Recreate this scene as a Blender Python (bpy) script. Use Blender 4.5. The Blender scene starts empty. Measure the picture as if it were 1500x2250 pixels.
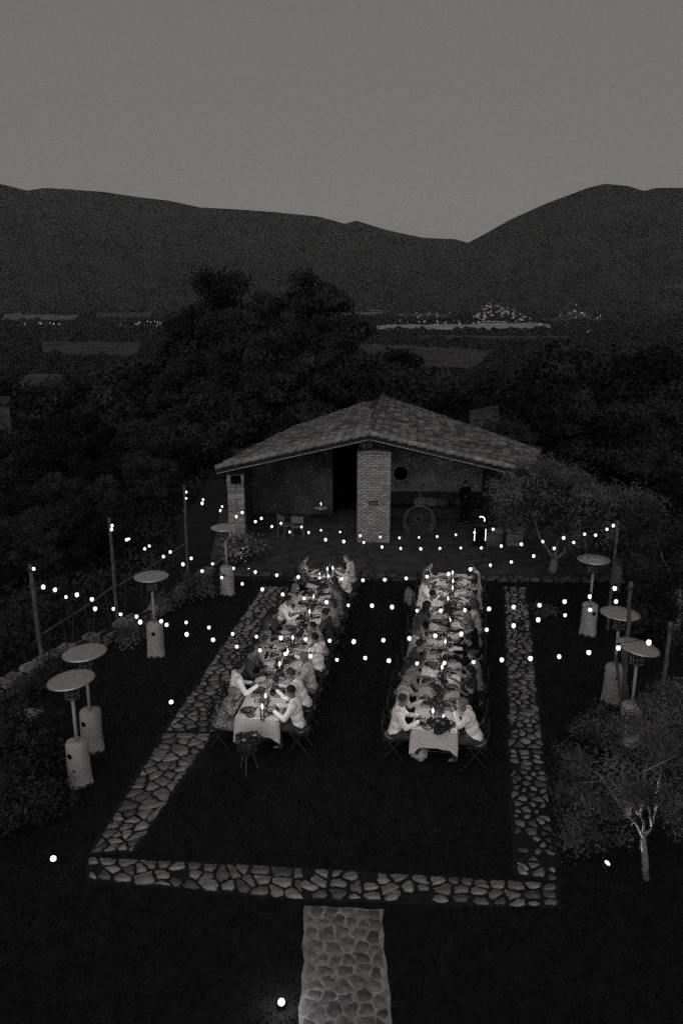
import bpy, bmesh, math, random
import numpy as np
from mathutils import Vector, Matrix, Quaternion, noise
R = math.radians
random.seed(7); np.random.seed(7); noise.seed_set(3)
S = bpy.context.scene
COL = S.collection

# ------------------------------------------------------------------ camera, sky, sun, exposure
CAM_H = 8.95; PITCH = R(15.2)
cd = bpy.data.cameras.new('camera'); cam = bpy.data.objects.new('camera', cd); COL.objects.link(cam)
cd.sensor_fit = 'HORIZONTAL'; cd.sensor_width = 24.0; cd.lens = 28.0
DENOISE = False; HAZE = 1.3e-5
cd.clip_start = 0.1; cd.clip_end = 60000
cam.location = (0, 0, CAM_H); cam.rotation_euler = (math.pi/2 - PITCH, 0, 0)
S.camera = cam

SUN_EL, SUN_AZ = R(22), R(188)          # afterglow behind the camera; azimuth measured clockwise from +Y
w = bpy.data.worlds.new('World'); S.world = w; w.use_nodes = True
nt = w.node_tree; nt.nodes.clear()
sky = nt.nodes.new('ShaderNodeTexSky'); sky.sky_type = 'NISHITA'; sky.sun_disc = False
sky.sun_elevation = SUN_EL; sky.sun_rotation = SUN_AZ; sky.air_density = 1.0; sky.dust_density = 2.0; sky.ozone_density = 1.0
bw = nt.nodes.new('ShaderNodeRGBToBW')
flat = nt.nodes.new('ShaderNodeMix'); flat.data_type = 'FLOAT'; flat.inputs[0].default_value = 0.88; flat.inputs[3].default_value = 2.1
tint = nt.nodes.new('ShaderNodeMix'); tint.data_type = 'RGBA'; tint.blend_type = 'MULTIPLY'; tint.inputs[0].default_value = 1.0
tint.inputs[7].default_value = (1.05, 1.0, 0.97, 1)
bg = nt.nodes.new('ShaderNodeBackground'); bg.inputs['Strength'].default_value = 0.071
wo = nt.nodes.new('ShaderNodeOutputWorld')
nt.links.new(sky.outputs[0], bw.inputs[0]); nt.links.new(bw.outputs[0], flat.inputs[2])
nt.links.new(flat.outputs[0], tint.inputs[6]); nt.links.new(tint.outputs[2], bg.inputs['Color'])
nt.links.new(bg.outputs[0], wo.inputs['Surface'])

ld = bpy.data.lights.new('dusk_glow', 'SUN'); ld.energy = 1.32; ld.angle = R(75); ld.color = (1, 0.985, 0.97)
sun = bpy.data.objects.new('dusk_glow', ld); COL.objects.link(sun)
sdir = Vector((math.sin(SUN_AZ)*math.cos(SUN_EL), math.cos(SUN_AZ)*math.cos(SUN_EL), math.sin(SUN_EL)))
sun.rotation_euler = (-sdir).to_track_quat('-Z', 'Y').to_euler()
sun.location = (0, -20, 30)

S.view_settings.view_transform = 'Standard'; S.view_settings.look = 'None'
S.view_settings.exposure = 0.0; S.view_settings.gamma = 1.0; S.view_settings.use_curve_mapping = False
S.cycles.use_denoising = DENOISE
S.cycles.max_bounces = 5; S.cycles.diffuse_bounces = 2; S.cycles.glossy_bounces = 2; S.cycles.transmission_bounces = 4
S.cycles.transparent_max_bounces = 8; S.cycles.volume_bounces = 0
S.cycles.sample_clamp_indirect = 0.6; S.cycles.sample_clamp_direct = 1.6
S.cycles.caustics_reflective = False; S.cycles.caustics_refractive = False
S.cycles.use_adaptive_sampling = True; S.cycles.adaptive_threshold = 0.5; S.cycles.adaptive_min_samples = 20; S.cycles.filter_width = 1.5

# ------------------------------------------------------------------ measuring helpers (survey of the place)
CP, SP = math.cos(PITCH), math.sin(PITCH)
def ray(px, py):
    x, y = px-750, 1125-py
    return Vector((x, y*SP+1750*CP, y*CP-1750*SP)).normalized()
def G(px, py, z=0.0):
    d = ray(px, py); t = (z-CAM_H)/d.z
    return Vector((d.x*t, d.y*t, z))
def V_at(px, py, Y):
    d = ray(px, py); t = Y/d.y
    return Vector((d.x*t, Y, CAM_H+d.z*t))

# ------------------------------------------------------------------ object helpers
def tag(o, label=None, cat=None, group=None, kind=None):
    if label: o['label'] = label
    if cat: o['category'] = cat
    if group: o['group'] = group
    if kind: o['kind'] = kind
    return o
def empty(name, loc=(0, 0, 0), rz=0.0, label=None, cat=None, group=None, kind=None):
    o = bpy.data.objects.new(name, None); COL.objects.link(o)
    o.location = loc; o.rotation_euler = (0, 0, rz)
    return tag(o, label, cat, group, kind)
def link(name, me, parent=None, loc=None, rot=None, mat=None, kind=None):
    o = bpy.data.objects.new(name, me); COL.objects.link(o)
    if parent is not None: o.parent = parent
    if loc is not None: o.location = loc
    if rot is not None: o.rotation_euler = rot
    if mat is not None:
        if not me.materials: me.materials.append(mat)
        o.material_slots[0].link = 'OBJECT'; o.material_slots[0].material = mat
    if kind: o['kind'] = kind
    return o
def copy_tree(o, parent=None):
    c = o.copy(); COL.objects.link(c)
    if parent is not None: c.parent = parent
    for ch in list(o.children): copy_tree(ch, c)
    return c

class MB:
    """collects boxes, tubes, lathes into one mesh"""
    def __init__(s): s.v = []; s.f = []; s.m = []; s.cur = 0
    def add(s, vs, fs):
        n = len(s.v); s.v.extend([tuple(v) for v in vs]); s.f.extend([tuple(i+n for i in f) for f in fs]); s.m.extend([s.cur]*len(fs)); return s
    def box(s, c, d, rot=None, taper=1.0):
        hx, hy, hz = d[0]/2, d[1]/2, d[2]/2
        vs = []
        for z in (-1, 1):
            k = taper if z > 0 else 1.0
            for x, y in ((-1, -1), (1, -1), (1, 1), (-1, 1)):
                v = Vector((x*hx*k, y*hy*k, z*hz))
                if rot is not None: v = rot @ v
                vs.append(v+Vector(c))
        return s.add(vs, [(3, 2, 1, 0), (4, 5, 6, 7), (0, 1, 5, 4), (1, 2, 6, 5), (2, 3, 7, 6), (3, 0, 4, 7)])
    def tube(s, pts, rad, n=8, cap=True, squash=None):
        pts = [Vector(p) for p in pts]
        if not hasattr(rad, '__len__'): rad = [rad]*len(pts)
        vs = []; fs = []; up = None
        for i, p in enumerate(pts):
            t = (pts[min(i+1, len(pts)-1)]-pts[max(i-1, 0)])
            if t.length < 1e-9: t = Vector((0, 0, 1))
            t.normalize()
            if up is None:
                up = Vector((0, 0, 1)) if abs(t.z) < 0.9 else Vector((1, 0, 0))
            a = t.cross(up)
            if a.length < 1e-4: a = t.cross(Vector((0.3, 1, 0)))
            a.normalize(); b = t.cross(a); up = -b if False else up
            for k in range(n):
                an = 2*math.pi*k/n
                vs.append(p+(a*math.cos(an)+b*math.sin(an))*rad[i])
        for i in range(len(pts)-1):
            for k in range(n):
                k2 = (k+1) % n
                fs.append((i*n+k, (i+1)*n+k, (i+1)*n+k2, i*n+k2))
        if cap:
            fs.append(tuple(range(n))); fs.append(tuple((len(pts)-1)*n+k for k in reversed(range(n))))
        return s.add(vs, fs)
    def lathe(s, prof, c=(0, 0, 0), n=16, rot=None, close=False, jit=0.0, seed=0):
        rr = random.Random(seed); vs = []; fs = []
        for r, z in prof:
            for k in range(n):
                an = 2*math.pi*k/n; q = 1+jit*rr.uniform(-1, 1)
                v = Vector((r*q*math.cos(an), r*q*math.sin(an), z))
                if rot is not None: v = rot @ v
                vs.append(v+Vector(c))
        m = len(prof)
        for i in range(m-1):
            for k in range(n):
                k2 = (k+1) % n
                fs.append((i*n+k, i*n+k2, (i+1)*n+k2, (i+1)*n+k))
        if close:
            fs.append(tuple(reversed(range(n)))); fs.append(tuple((m-1)*n+k for k in range(n)))
        return s.add(vs, fs)
    def ball(s, c, d, rot=None, u=10, v=7):
        if not hasattr(d, '__len__'): d = (d, d, d)
        vs = []; fs = []
        def P(x, y, z):
            q = Vector((x*d[0], y*d[1], z*d[2]))
            if rot is not None: q = rot @ q
            return q+Vector(c)
        vs.append(P(0, 0, 1))
        for i in range(1, v):
            t = math.pi*i/v
            for k in range(u):
                a = 2*math.pi*k/u
                vs.append(P(math.sin(t)*math.cos(a), math.sin(t)*math.sin(a), math.cos(t)))
        vs.append(P(0, 0, -1)); last = len(vs)-1
        for k in range(u): fs.append((0, 1+k, 1+(k+1) % u))
        for i in range(v-2):
            for k in range(u):
                k2 = (k+1) % u
                fs.append((1+i*u+k, 1+(i+1)*u+k, 1+(i+1)*u+k2, 1+i*u+k2))
        for k in range(u): fs.append((last, 1+(v-2)*u+(k+1) % u, 1+(v-2)*u+k))
        return s.add(vs, fs)
    def limb(s, a, b, ra, rb, n=10):
        s.tube([a, b], [ra, rb], n); s.ball(a, ra, u=n); s.ball(b, rb, u=n); return s
    def mesh(s, name, mats=None, smooth=False):
        me = bpy.data.meshes.new(name); me.from_pydata(s.v, [], s.f); me.validate(); me.update()
        for m in (mats or []): me.materials.append(m)
        if mats and len(mats) > 1 and len(s.m) == len(me.polygons): me.polygons.foreach_set('material_index', s.m)
        if smooth: me.polygons.foreach_set('use_smooth', [True]*len(me.polygons))
        return me
    def build(s, name, mat, parent=None, smooth=False, loc=None, rot=None, kind=None):
        mats = mat if isinstance(mat, list) else [mat]
        me = s.mesh(name, mats, smooth)
        o = bpy.data.objects.new(name, me); COL.objects.link(o)
        if parent is not None: o.parent = parent
        if loc is not None: o.location = loc
        if rot is not None: o.rotation_euler = rot
        if kind: o['kind'] = kind
        return o

def np_mesh(name, verts, faces_flat, nper, mat=None, smooth=False):
    me = bpy.data.meshes.new(name)
    nv = len(verts); nf = len(faces_flat)//nper
    me.vertices.add(nv); me.vertices.foreach_set('co', np.asarray(verts, dtype=np.float32).ravel())
    me.loops.add(nf*nper); me.loops.foreach_set('vertex_index', np.asarray(faces_flat, dtype=np.int32))
    me.polygons.add(nf); me.polygons.foreach_set('loop_start', np.arange(nf, dtype=np.int32)*nper)
    try: me.polygons.foreach_set('loop_total', np.full(nf, nper, dtype=np.int32))
    except Exception: pass
    if smooth: me.polygons.foreach_set('use_smooth', np.ones(nf, dtype=bool))
    me.update(calc_edges=True)
    if mat: me.materials.append(mat)
    return me

# ------------------------------------------------------------------ materials (a black and white place: greys)
def mat(name, val, rough=0.85, var=0.25, scale=6.0, bump=0.0, bscale=None, metal=0.0, obj_var=0.0, coord='Object', detail=5, spec=0.3):
    m = bpy.data.materials.new(name); m.use_nodes = True; n = m.node_tree; b = n.nodes['Principled BSDF']
    b.inputs['Roughness'].default_value = rough; b.inputs['Metallic'].default_value = metal
    b.inputs['Specular IOR Level'].default_value = spec
    tc = n.nodes.new('ShaderNodeTexCoord'); nz = n.nodes.new('ShaderNodeTexNoise'); nz.inputs['Scale'].default_value = scale; nz.inputs['Detail'].default_value = detail
    n.links.new(tc.outputs[coord], nz.inputs['Vector'])
    mr = n.nodes.new('ShaderNodeMapRange'); mr.inputs[1].default_value = 0.28; mr.inputs[2].default_value = 0.72
    mr.inputs[3].default_value = val*(1-var); mr.inputs[4].default_value = val*(1+var)
    n.links.new(nz.outputs[0], mr.inputs[0]); out = mr.outputs[0]
    if obj_var:
        oi = n.nodes.new('ShaderNodeObjectInfo'); m2 = n.nodes.new('ShaderNodeMapRange'); m2.inputs[3].default_value = 1-obj_var; m2.inputs[4].default_value = 1+obj_var
        n.links.new(oi.outputs['Random'], m2.inputs[0]); mu = n.nodes.new('ShaderNodeMath'); mu.operation = 'MULTIPLY'
        n.links.new(out, mu.inputs[0]); n.links.new(m2.outputs[0], mu.inputs[1]); out = mu.outputs[0]
    cc = n.nodes.new('ShaderNodeCombineColor')
    k = n.nodes.new('ShaderNodeMath'); k.operation = 'MULTIPLY'; k.inputs[1].default_value = 0.975; n.links.new(out, k.inputs[0])
    n.links.new(out, cc.inputs[0]); n.links.new(k.outputs[0], cc.inputs[1]); n.links.new(k.outputs[0], cc.inputs[2])
    n.links.new(cc.outputs[0], b.inputs['Base Color'])
    if bump:
        n2 = n.nodes.new('ShaderNodeTexNoise'); n2.inputs['Scale'].default_value = bscale or scale*3; n2.inputs['Detail'].default_value = 6
        n.links.new(tc.outputs[coord], n2.inputs['Vector'])
        bp = n.nodes.new('ShaderNodeBump'); bp.inputs['Strength'].default_value = bump; bp.inputs['Distance'].default_value = 0.03
        n.links.new(n2.outputs[0], bp.inputs['Height']); n.links.new(bp.outputs[0], b.inputs['Normal'])
    return m
def emit(name, val, strength):
    m = bpy.data.materials.new(name); m.use_nodes = True; n = m.node_tree; b = n.nodes['Principled BSDF']
    b.inputs['Base Color'].default_value = (val, val, val, 1); b.inputs['Emission Color'].default_value = (1, 0.985, 0.97, 1); b.inputs['Emission Strength'].default_value = strength
    return m
M = {}
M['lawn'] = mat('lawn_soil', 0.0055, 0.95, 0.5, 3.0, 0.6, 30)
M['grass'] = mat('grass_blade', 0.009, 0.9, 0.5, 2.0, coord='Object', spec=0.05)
M['slope'] = mat('hillside_scrub', 0.016, 1.0, 0.7, 0.035, 0.0, spec=0.0)
M['mountain'] = mat('mountain_woodland', 0.024, 1.0, 0.4, 0.004, spec=0.0)
M['gravel'] = mat('beaten_earth', 0.06, 0.95, 0.4, 2.5, 0.5, 40, spec=0.05)
M['stone'] = mat('path_stone', 0.155, 0.9, 0.55, 6.0, 0.8, 22, obj_var=0.5, coord='Object', spec=0.1)
M['soil'] = mat('joint_soil', 0.020, 0.95, 0.4, 12, spec=0.05)
M['mortar'] = mat('pale_mortar', 0.24, 0.95, 0.45, 5.0, 0.5, 40, spec=0.05)
M['flag'] = mat('flagstone', 0.12, 0.9, 0.6, 6.0, 0.5, 25, obj_var=0.42, spec=0.1)
M['brick'] = mat('old_brick', 0.27, 0.9, 0.45, 9.0, 0.5, 40, obj_var=0.3, spec=0.1)
M['brickmortar'] = mat('brick_mortar', 0.12, 0.95, 0.2, 20, spec=0.05)
M['block'] = mat('rough_stone_block', 0.22, 0.9, 0.35, 5.0, 0.6, 20, obj_var=0.35, spec=0.1)
M['tile'] = mat('roof_tile', 0.115, 0.9, 0.75, 3.5, 0.5, 25, obj_var=0.5, coord='Object', spec=0.1)
M['tilemass'] = mat('roof_tile_mass', 0.115, 0.9, 0.8, 4.0, 0.5, 25, spec=0.1)
M['tile2'] = mat('light_roof_tile', 0.165, 0.9, 0.4, 5, 0.5, 25, spec=.1)
M['tile3'] = mat('mossy_roof_tile', 0.06, 0.9, 0.5, 5, 0.5, 25, spec=.1)
M['kerbstone'] = mat('mossy_kerb_stone', 0.055, 0.95, 0.8, 5.0, 0.6, 20, obj_var=0.5, spec=0.05)
M['verge'] = mat('verge_tile', 0.20, 0.9, 0.4, 6, 0.5, 25, obj_var=.25, spec=.1)
M['shedroof'] = mat('worn_shed_tile', 0.042, 0.95, 0.9, 3.0, 0.6, 20, spec=0.05)
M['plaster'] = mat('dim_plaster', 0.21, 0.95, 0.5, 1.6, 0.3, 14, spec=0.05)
M['plasterdark'] = mat('dark_plaster', 0.06, 0.95, 0.5, 1.6, 0.3, 14, spec=0.05)  # same plaster in a darker tone
M['timber'] = mat('dark_timber', 0.035, 0.9, 0.4, 5.0, 0.3, 30, spec=0.1)
M['pole'] = mat('chestnut_pole', 0.085, 0.9, 0.45, 7.0, 0.6, 25, spec=0.1)
M['metal'] = mat('brushed_steel', 0.42, 0.42, 0.12, 8, metal=0.75)
M['steelpole'] = mat('painted_steel', 0.26, 0.5, 0.1, 8)
M['darkmetal'] = mat('dark_iron', 0.03, 0.5, 0.2, 8)
M['cover'] = mat('canvas_cover', 0.30, 0.9, 0.14, 5, 0.5, 16, spec=0.1)
M['cloth'] = mat('linen_cloth', 0.56, 0.9, 0.06, 7, 0.3, 30, spec=0.1)
M['cushion'] = mat('seat_cushion', 0.20, 0.9, 0.12, 9, spec=0.1)
M['chair'] = mat('dark_stained_wood', 0.022, 0.6, 0.3, 10)
M['charger'] = mat('woven_charger', 0.05, 0.8, 0.4, 60, 0.6, 90)
M['plate'] = mat('glazed_plate', 0.09, 0.4, 0.3, 14)
M['leaf'] = mat('table_leaves', 0.04, 0.7, 0.5, 20)
M['petal'] = mat('pale_petal', 0.3, 0.8, 0.3, 20)
M['skin'] = mat('skin', 0.15, 0.6, 0.12, 12)
M['lip'] = mat('eye_lip_dark', 0.05, 0.6, 0.1, 12)  # own dark colour of the eyes and lips
M['foliage'] = mat('dark_leaves', 0.034, 0.9, 0.6, 5, spec=0.03, coord='Generated')
M['foliage2'] = mat('black_leaves', 0.015, 0.9, 0.6, 5, spec=0.02, coord='Generated')
M['olive'] = mat('olive_leaves', 0.08, 0.75, 0.85, 1.6, spec=0.1)
M['bark'] = mat('bark', 0.18, 0.95, 0.4, 8, 0.8, 20, spec=0.1)
M['darkbark'] = mat('dark_bark', 0.02, 0.95, 0.4, 8, spec=0.0)
M['field'] = mat('far_field', 0.115, 1, 0.35, 0.012, spec=0)
M['field2'] = mat('pale_far_field', 0.25, 1, 0.3, 0.012, spec=0)
M['field3'] = mat('dim_far_field', 0.055, 1, 0.35, 0.012, spec=0)
M['farwall'] = mat('far_house_wall', 0.42, 1, 0.2, 0.05, obj_var=0.5, spec=0)
M['farroof'] = mat('far_house_roof', 0.2, 1, 0.2, 0.05, spec=0)
M['black'] = mat('black_cloth', 0.008, 0.95, 0.1, 5, spec=0.05)
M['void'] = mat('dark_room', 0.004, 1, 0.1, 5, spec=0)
M['wax'] = mat('candle_wax', 0.7, 0.6, 0.05, 5)
M['wicker'] = mat('wicker', 0.13, 0.8, 0.3, 30)
M['bulb'] = emit('lit_bulb_glass', 0.8, 1.5)
M['flame'] = emit('candle_flame', 0.8, 15.0)
M['lens'] = emit('spot_lens', 0.8, 5.0)
M['farlamp'] = emit('far_lamp', 0.8, 4.0)
M['tube'] = emit('light_strip', 0.8, 1.6)
g = bpy.data.materials.new('clear_glass'); g.use_nodes = True; gn = g.node_tree; gn.nodes.clear()
go = gn.nodes.new('ShaderNodeOutputMaterial'); gm = gn.nodes.new('ShaderNodeMixShader'); gt = gn.nodes.new('ShaderNodeBsdfTransparent'); gg = gn.nodes.new('ShaderNodeBsdfGlossy')
gg.inputs['Roughness'].default_value = 0.12; gt.inputs['Color'].default_value = (0.93, 0.93, 0.93, 1)
fr = gn.nodes.new('ShaderNodeFresnel'); fr.inputs['IOR'].default_value = 1.5
gn.links.new(fr.outputs[0], gm.inputs[0]); gn.links.new(gt.outputs[0], gm.inputs[1]); gn.links.new(gg.outputs[0], gm.inputs[2]); gn.links.new(gm.outputs[0], go.inputs[0])
M['glass'] = g
for k in ('bulb', 'flame', 'lens', 'farlamp', 'tube'): M[k].cycles.emission_sampling = 'NONE'

# ------------------------------------------------------------------ the lie of the land
TERR = np.array([(-10.5, -12), (-9.4, 12), (-8.5, 17.3), (-7.0, 21), (-5.7, 26), (-6.6, 31), (-6.6, 39), (10.2, 39), (10.6, 22), (11.5, -12)], float)
RIDGE = [(-400, 395), (0, 403), (60, 418), (100, 412), (150, 415), (230, 421), (300, 432), (370, 440), (440, 455), (530, 460), (600, 465), (700, 475), (757, 491), (782, 484), (850, 505), (930, 522), (1000, 525), (1028, 533),
         (1060, 516), (1120, 482), (1200, 446), (1260, 424), (1290, 412), (1330, 403), (1380, 408), (1415, 419), (1440, 412), (1500, 412), (1900, 440)]
_ra = []; _rt = []; _rr = []
for px, py in RIDGE:
    d = ray(px, py); _ra.append(math.atan2(d.x, d.y)); _rt.append(d.z/math.hypot(d.x, d.y))
    k = min(1, max(0, (px-900)/230)); k = k*k*(3-2*k); _rr.append(9600*(1-k)+7900*k)
def poly_dist(x, y, P):
    inside = np.zeros(x.shape, bool); dmin = np.full(x.shape, 1e9)
    n = len(P)
    for i in range(n):
        x0, y0 = P[i]; x1, y1 = P[(i+1) % n]
        c = ((y0 > y) != (y1 > y)) & (x < (x1-x0)*(y-y0)/((y1-y0) if y1 != y0 else 1e-9)+x0)
        inside ^= c
        L2 = (x1-x0)**2+(y1-y0)**2; t = np.clip(((x-x0)*(x1-x0)+(y-y0)*(y1-y0))/L2, 0, 1)
        dmin = np.minimum(dmin, np.hypot(x-x0-t*(x1-x0), y-y0-t*(y1-y0)))
    return np.where(inside, 0, dmin)
_g = np.random.RandomState(5).rand(64, 64)
def vnoise(x, y):
    xi = np.floor(x).astype(int); yi = np.floor(y).astype(int); fx = x-xi; fy = y-yi
    fx = fx*fx*(3-2*fx); fy = fy*fy*(3-2*fy); a = _g[xi % 64, yi % 64]; b = _g[(xi+1) % 64, yi % 64]; c = _g[xi % 64, (yi+1) % 64]; e = _g[(xi+1) % 64, (yi+1) % 64]
    return (a*(1-fx)+b*fx)*(1-fy)+(c*(1-fx)+e*fx)*fy-0.5
def fbm(x, y, o=5):
    s = 0; a = 1
    for i in range(o): s = s+a*vnoise(x+i*17.3, y-i*9.1); x = x*2.03; y = y*2.03; a *= 0.5
    return s
_kn = ray(1095, 690); KN_AZ = math.atan2(_kn.x, _kn.y); KN = (4600*math.sin(KN_AZ), 4600*math.cos(KN_AZ))
_k2 = ray(1265, 680); K2_AZ = math.atan2(_k2.x, _k2.y); K2 = (4900*math.sin(K2_AZ), 4900*math.cos(K2_AZ))
def T(x, y):
    x = np.asarray(x, float); y = np.asarray(y, float)
    r = np.hypot(x, y); az = np.arctan2(x, y)
    d = poly_dist(x, y, TERR)
    z = -0.15-150*(1-np.exp(-d/420.0))
    z = z+np.where(d > 0, fbm(x/25, y/25)*np.minimum(d*0.04, 5)*np.clip(1-r/2600, 0, 1), 0)
    z = z+np.clip(r-3300, 0, None)*0.0185*np.clip(1.2-(r-3300)/16000, 0, 1)
    rR = np.interp(az, _ra, _rr); tE = np.interp(az, _ra, _rt)
    zR = CAM_H+rR*tE; zb = -150+(5600-3300)*0.0185
    s = np.clip((r-5600)/(rR-5600), 0, 1)
    m = (zR-zb)*s**1.3+fbm(x/900, y/900)*190*4*s*(1-s)+fbm(az*60, r/4000)*60*s*(1-s)*4
    z = np.where(r > 5600, zb+m-(np.clip(r-rR, 0, None)*0.25), z)
    z = z+62*np.exp(-(((x-KN[0])/165)**2+((y-KN[1])/260)**2))
    z = z+48*np.exp(-(((x-K2[0])/75)**2+((y-K2[1])/150)**2))
    return z
def T1(x, y): return float(T(np.array([x]), np.array([y]))[0])
def hit(px, py, r0=40.0):
    """the ground point seen in a given direction"""
    d = ray(px, py); h = math.hypot(d.x, d.y)
    rr = np.geomspace(r0, 12000, 1500); x = d.x/h*rr; y = d.y/h*rr; z = CAM_H+d.z/h*rr
    t = T(x, y); k = np.where(z <= t)[0]
    k = k[0] if len(k) else len(rr)-1
    return Vector((x[k], y[k], t[k]))

fine = np.radians(np.linspace(-33, 33, 430)); rest = np.radians(np.linspace(33, 327, 60)[1:-1])
azs = np.concatenate([fine, rest]); rs = np.concatenate([np.linspace(0.5, 60, 46), np.geomspace(62, 5600, 110), 5600+7900*np.array([.04,.1,.16,.22,.28,.34,.4,.46,.52,.57,.6,.66,.75,.87,1.0])])
A, RR_ = np.meshgrid(azs, rs); _w = np.interp(A, _ra, _rr); _s = np.clip((RR_-5600)/(13500-5600), 0, 1)
RR_ = np.where(RR_ <= 5600, RR_, np.where(_s < .6, 5600+(_w-5600)*_s/.6, _w+(13500-_w)*(_s-.6)/.4)); X = RR_*np.sin(A); Y = RR_*np.cos(A); Z = T(X, Y)
vv = np.stack([X.ravel(), Y.ravel(), Z.ravel()], 1); na = len(azs); nr = len(rs)
i, j = np.meshgrid(np.arange(nr-1), np.arange(na), indexing='ij'); j2 = (j+1) % na
ff = np.stack([i*na+j, i*na+j2, (i+1)*na+j2, (i+1)*na+j], -1).reshape(-1, 4)[:, ::-1]
near = (i.ravel() < np.searchsorted(rs, 5500))
for nm, sel, mt in (('terrain', near, M['slope']), ('mountains', ~near, M['mountain'])):
    f = ff[sel]; u, inv = np.unique(f.ravel(), return_inverse=True)
    tag(link(nm, np_mesh(nm, vv[u], inv, 4, mt, True)), kind='structure')

# lawn: a slab of turf with its edge, beaten earth in front of the pavilion
def prism(mb, pts, z0, z1):
    n = len(pts); vs = [(p[0], p[1], z0) for p in pts]+[(p[0], p[1], z1) for p in pts]
    fs = [tuple(reversed(range(n))), tuple(n+k for k in range(n))]+[(k, (k+1) % n, n+(k+1) % n, n+k) for k in range(n)]
    mb.add(vs, fs)
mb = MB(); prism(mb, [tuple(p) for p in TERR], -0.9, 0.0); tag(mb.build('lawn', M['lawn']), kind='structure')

def shrink_poly(p, g):
    c = sum((Vector(q) for q in p), Vector((0, 0)))/len(p); out = []
    for q in p:
        v = Vector(q)-c; L = v.length
        out.append(c+v*max(0.3, (L-g)/L) if L > 1e-6 else Vector(q))
    return out
def clip_half(p, mid, nrm):
    out = []
    for i in range(len(p)):
        a, b = p[i], p[(i+1) % len(p)]; da = (a-mid).dot(nrm); db = (b-mid).dot(nrm)
        if da <= 0: out.append(a)
        if (da < 0 < db) or (db < 0 < da): out.append(a+(b-a)*(da/(da-db)))
    return out
def rubble(w, h, sx, sy, seed, relax=1):
    """irregular stones filling a strip w by h"""
    rr = random.Random(seed); pts = []
    ny = max(1, round(h/sy)); nx = max(1, round(w/sx))
    for iy in range(ny):
        k = nx + rr.choice((-1, 0, 0, 1)) if nx > 1 else 1
        k = max(1, k)
        for ix in range(k):
            pts.append(Vector(((ix+0.5+rr.uniform(-.36, .36))*w/k, (iy+0.5+rr.uniform(-.42, .42))*h/ny)))
    cells = []
    for i, p in enumerate(pts):
        c = [Vector((0, 0)), Vector((w, 0)), Vector((w, h)), Vector((0, h))]
        for j, q in enumerate(pts):
            if i != j and abs(q.y-p.y) < 3.4*max(sx, sy) and (q-p).length < 3.4*max(sx, sy):
                c = clip_half(c, (p+q)/2, (q-p))
                if len(c) < 3: break
        if len(c) >= 3: cells.append(c)
    return cells
def stone_mesh(poly, gap, th, seed):
    """one stone: outline worn round, top face domed and uneven"""
    rr = random.Random(seed)
    p = shrink_poly(poly, gap); c = sum(p, Vector((0, 0)))/len(p)
    # cut corners
    q = []
    for i in range(len(p)):
        a, b, d = p[i-1], p[i], p[(i+1) % len(p)]
        if (a-b).length < 0.02: continue
        q += [b+(a-b)*rr.uniform(.12, .34), b+(d-b)*rr.uniform(.12, .34)]
        if (d-b).length > .12: q.append(b.lerp(d, rr.uniform(.42, .58))+(c-b.lerp(d, .5))*rr.uniform(-.02, .16))
    if len(q) < 3: return None
    q = [v+Vector((rr.uniform(-1, 1), rr.uniform(-1, 1)))*0.013 for v in q]
    n = len(q); vs = []; ins = rr.uniform(.5, .74); t1 = th*rr.uniform(.75, 1.15); tilt = Vector((rr.uniform(-.05, .05), rr.uniform(-.05, .05)))
    for v in q: vs.append((v.x-c.x, v.y-c.y, -0.03))
    for v in q: vs.append((v.x-c.x, v.y-c.y, t1*0.35+tilt.dot(v-c)*.5))
    for v in q:
        e = c+(v-c)*ins; vs.append((e.x-c.x, e.y-c.y, t1+tilt.dot(e-c)+rr.uniform(-.004, .004)))
    fs = [tuple(2*n+k for k in range(n))]
    for k in range(n):
        k2 = (k+1) % n; fs.append((k, k2, n+k2, n+k)); fs.append((n+k, n+k2, 2*n+k2, 2*n+k))
    return c, vs, fs
def stone_path(name, quad, sx, sy, gap, th, seed, mbase, mstone, label=None, drop=0.0, z=0.0):
    """quad: near-a, near-b, far-b, far-a on the ground; bilinear strip of stones under one path"""
    a, b, c, d = [Vector((q.x, q.y)) for q in quad]
    w = ((b-a).length+(c-d).length)/2; h = ((d-a).length+(c-b).length)/2
    jr = random.Random(seed); jq = jr.uniform
    def edge_(p, q_, n_): return [p.lerp(q_, k/n_)+Vector((jq(-.03, .03), jq(-.02, .02))) for k in range(n_)]
    base = MB(); prism(base, edge_(a, b, 8)+edge_(b, c, max(6, int(h*4)))+edge_(c, d, 8)+edge_(d, a, max(6, int(h*4))), -0.1, 0.006+z)
    o = base.build(name, mbase); tag(o, kind='structure')
    n = 0; rr = random.Random(seed*3+1); er = [rr.random() for _ in range(97)]
    for i, cell in enumerate(rubble(w, h, sx, sy, seed)):
        if rr.random() < drop: continue
        def mp(v):
            u, t = v.x/w, v.y/h
            if u < .001: u = er[i % 97]*.07/w
            elif u > .999: u = 1-er[(i*7) % 97]*.07/w
            if t < .001: t = er[(i*3) % 97]*.05/h
            return (a*(1-u)+b*u)*(1-t)+(d*(1-u)+c*u)*t
        r = stone_mesh([mp(v) for v in cell], gap*rr.uniform(.7, 1.5), th, seed*1000+i)
        if r is None: continue
        cc, vs, fs = r
        me = bpy.data.meshes.new('stone'); me.from_pydata(vs, [], fs); me.materials.append(mstone)
        s_ = link('stone', me, o, (cc.x, cc.y, 0.006+z)); n += 1
    return o
PN = [G(187, 1905), G(300, 1890), G(478, 1613), G(575, 1440), G(634, 1290)]   # survey of the wall-side path
PO = [G(187, 1905), G(367, 1597), G(500, 1420), G(578, 1290)]
stone_path('path', [G(192, 1880), G(297, 1874), G(474, 1613), G(357, 1612)], .28, .20, .026, .035, 11, M['soil'], M['stone'])
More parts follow.
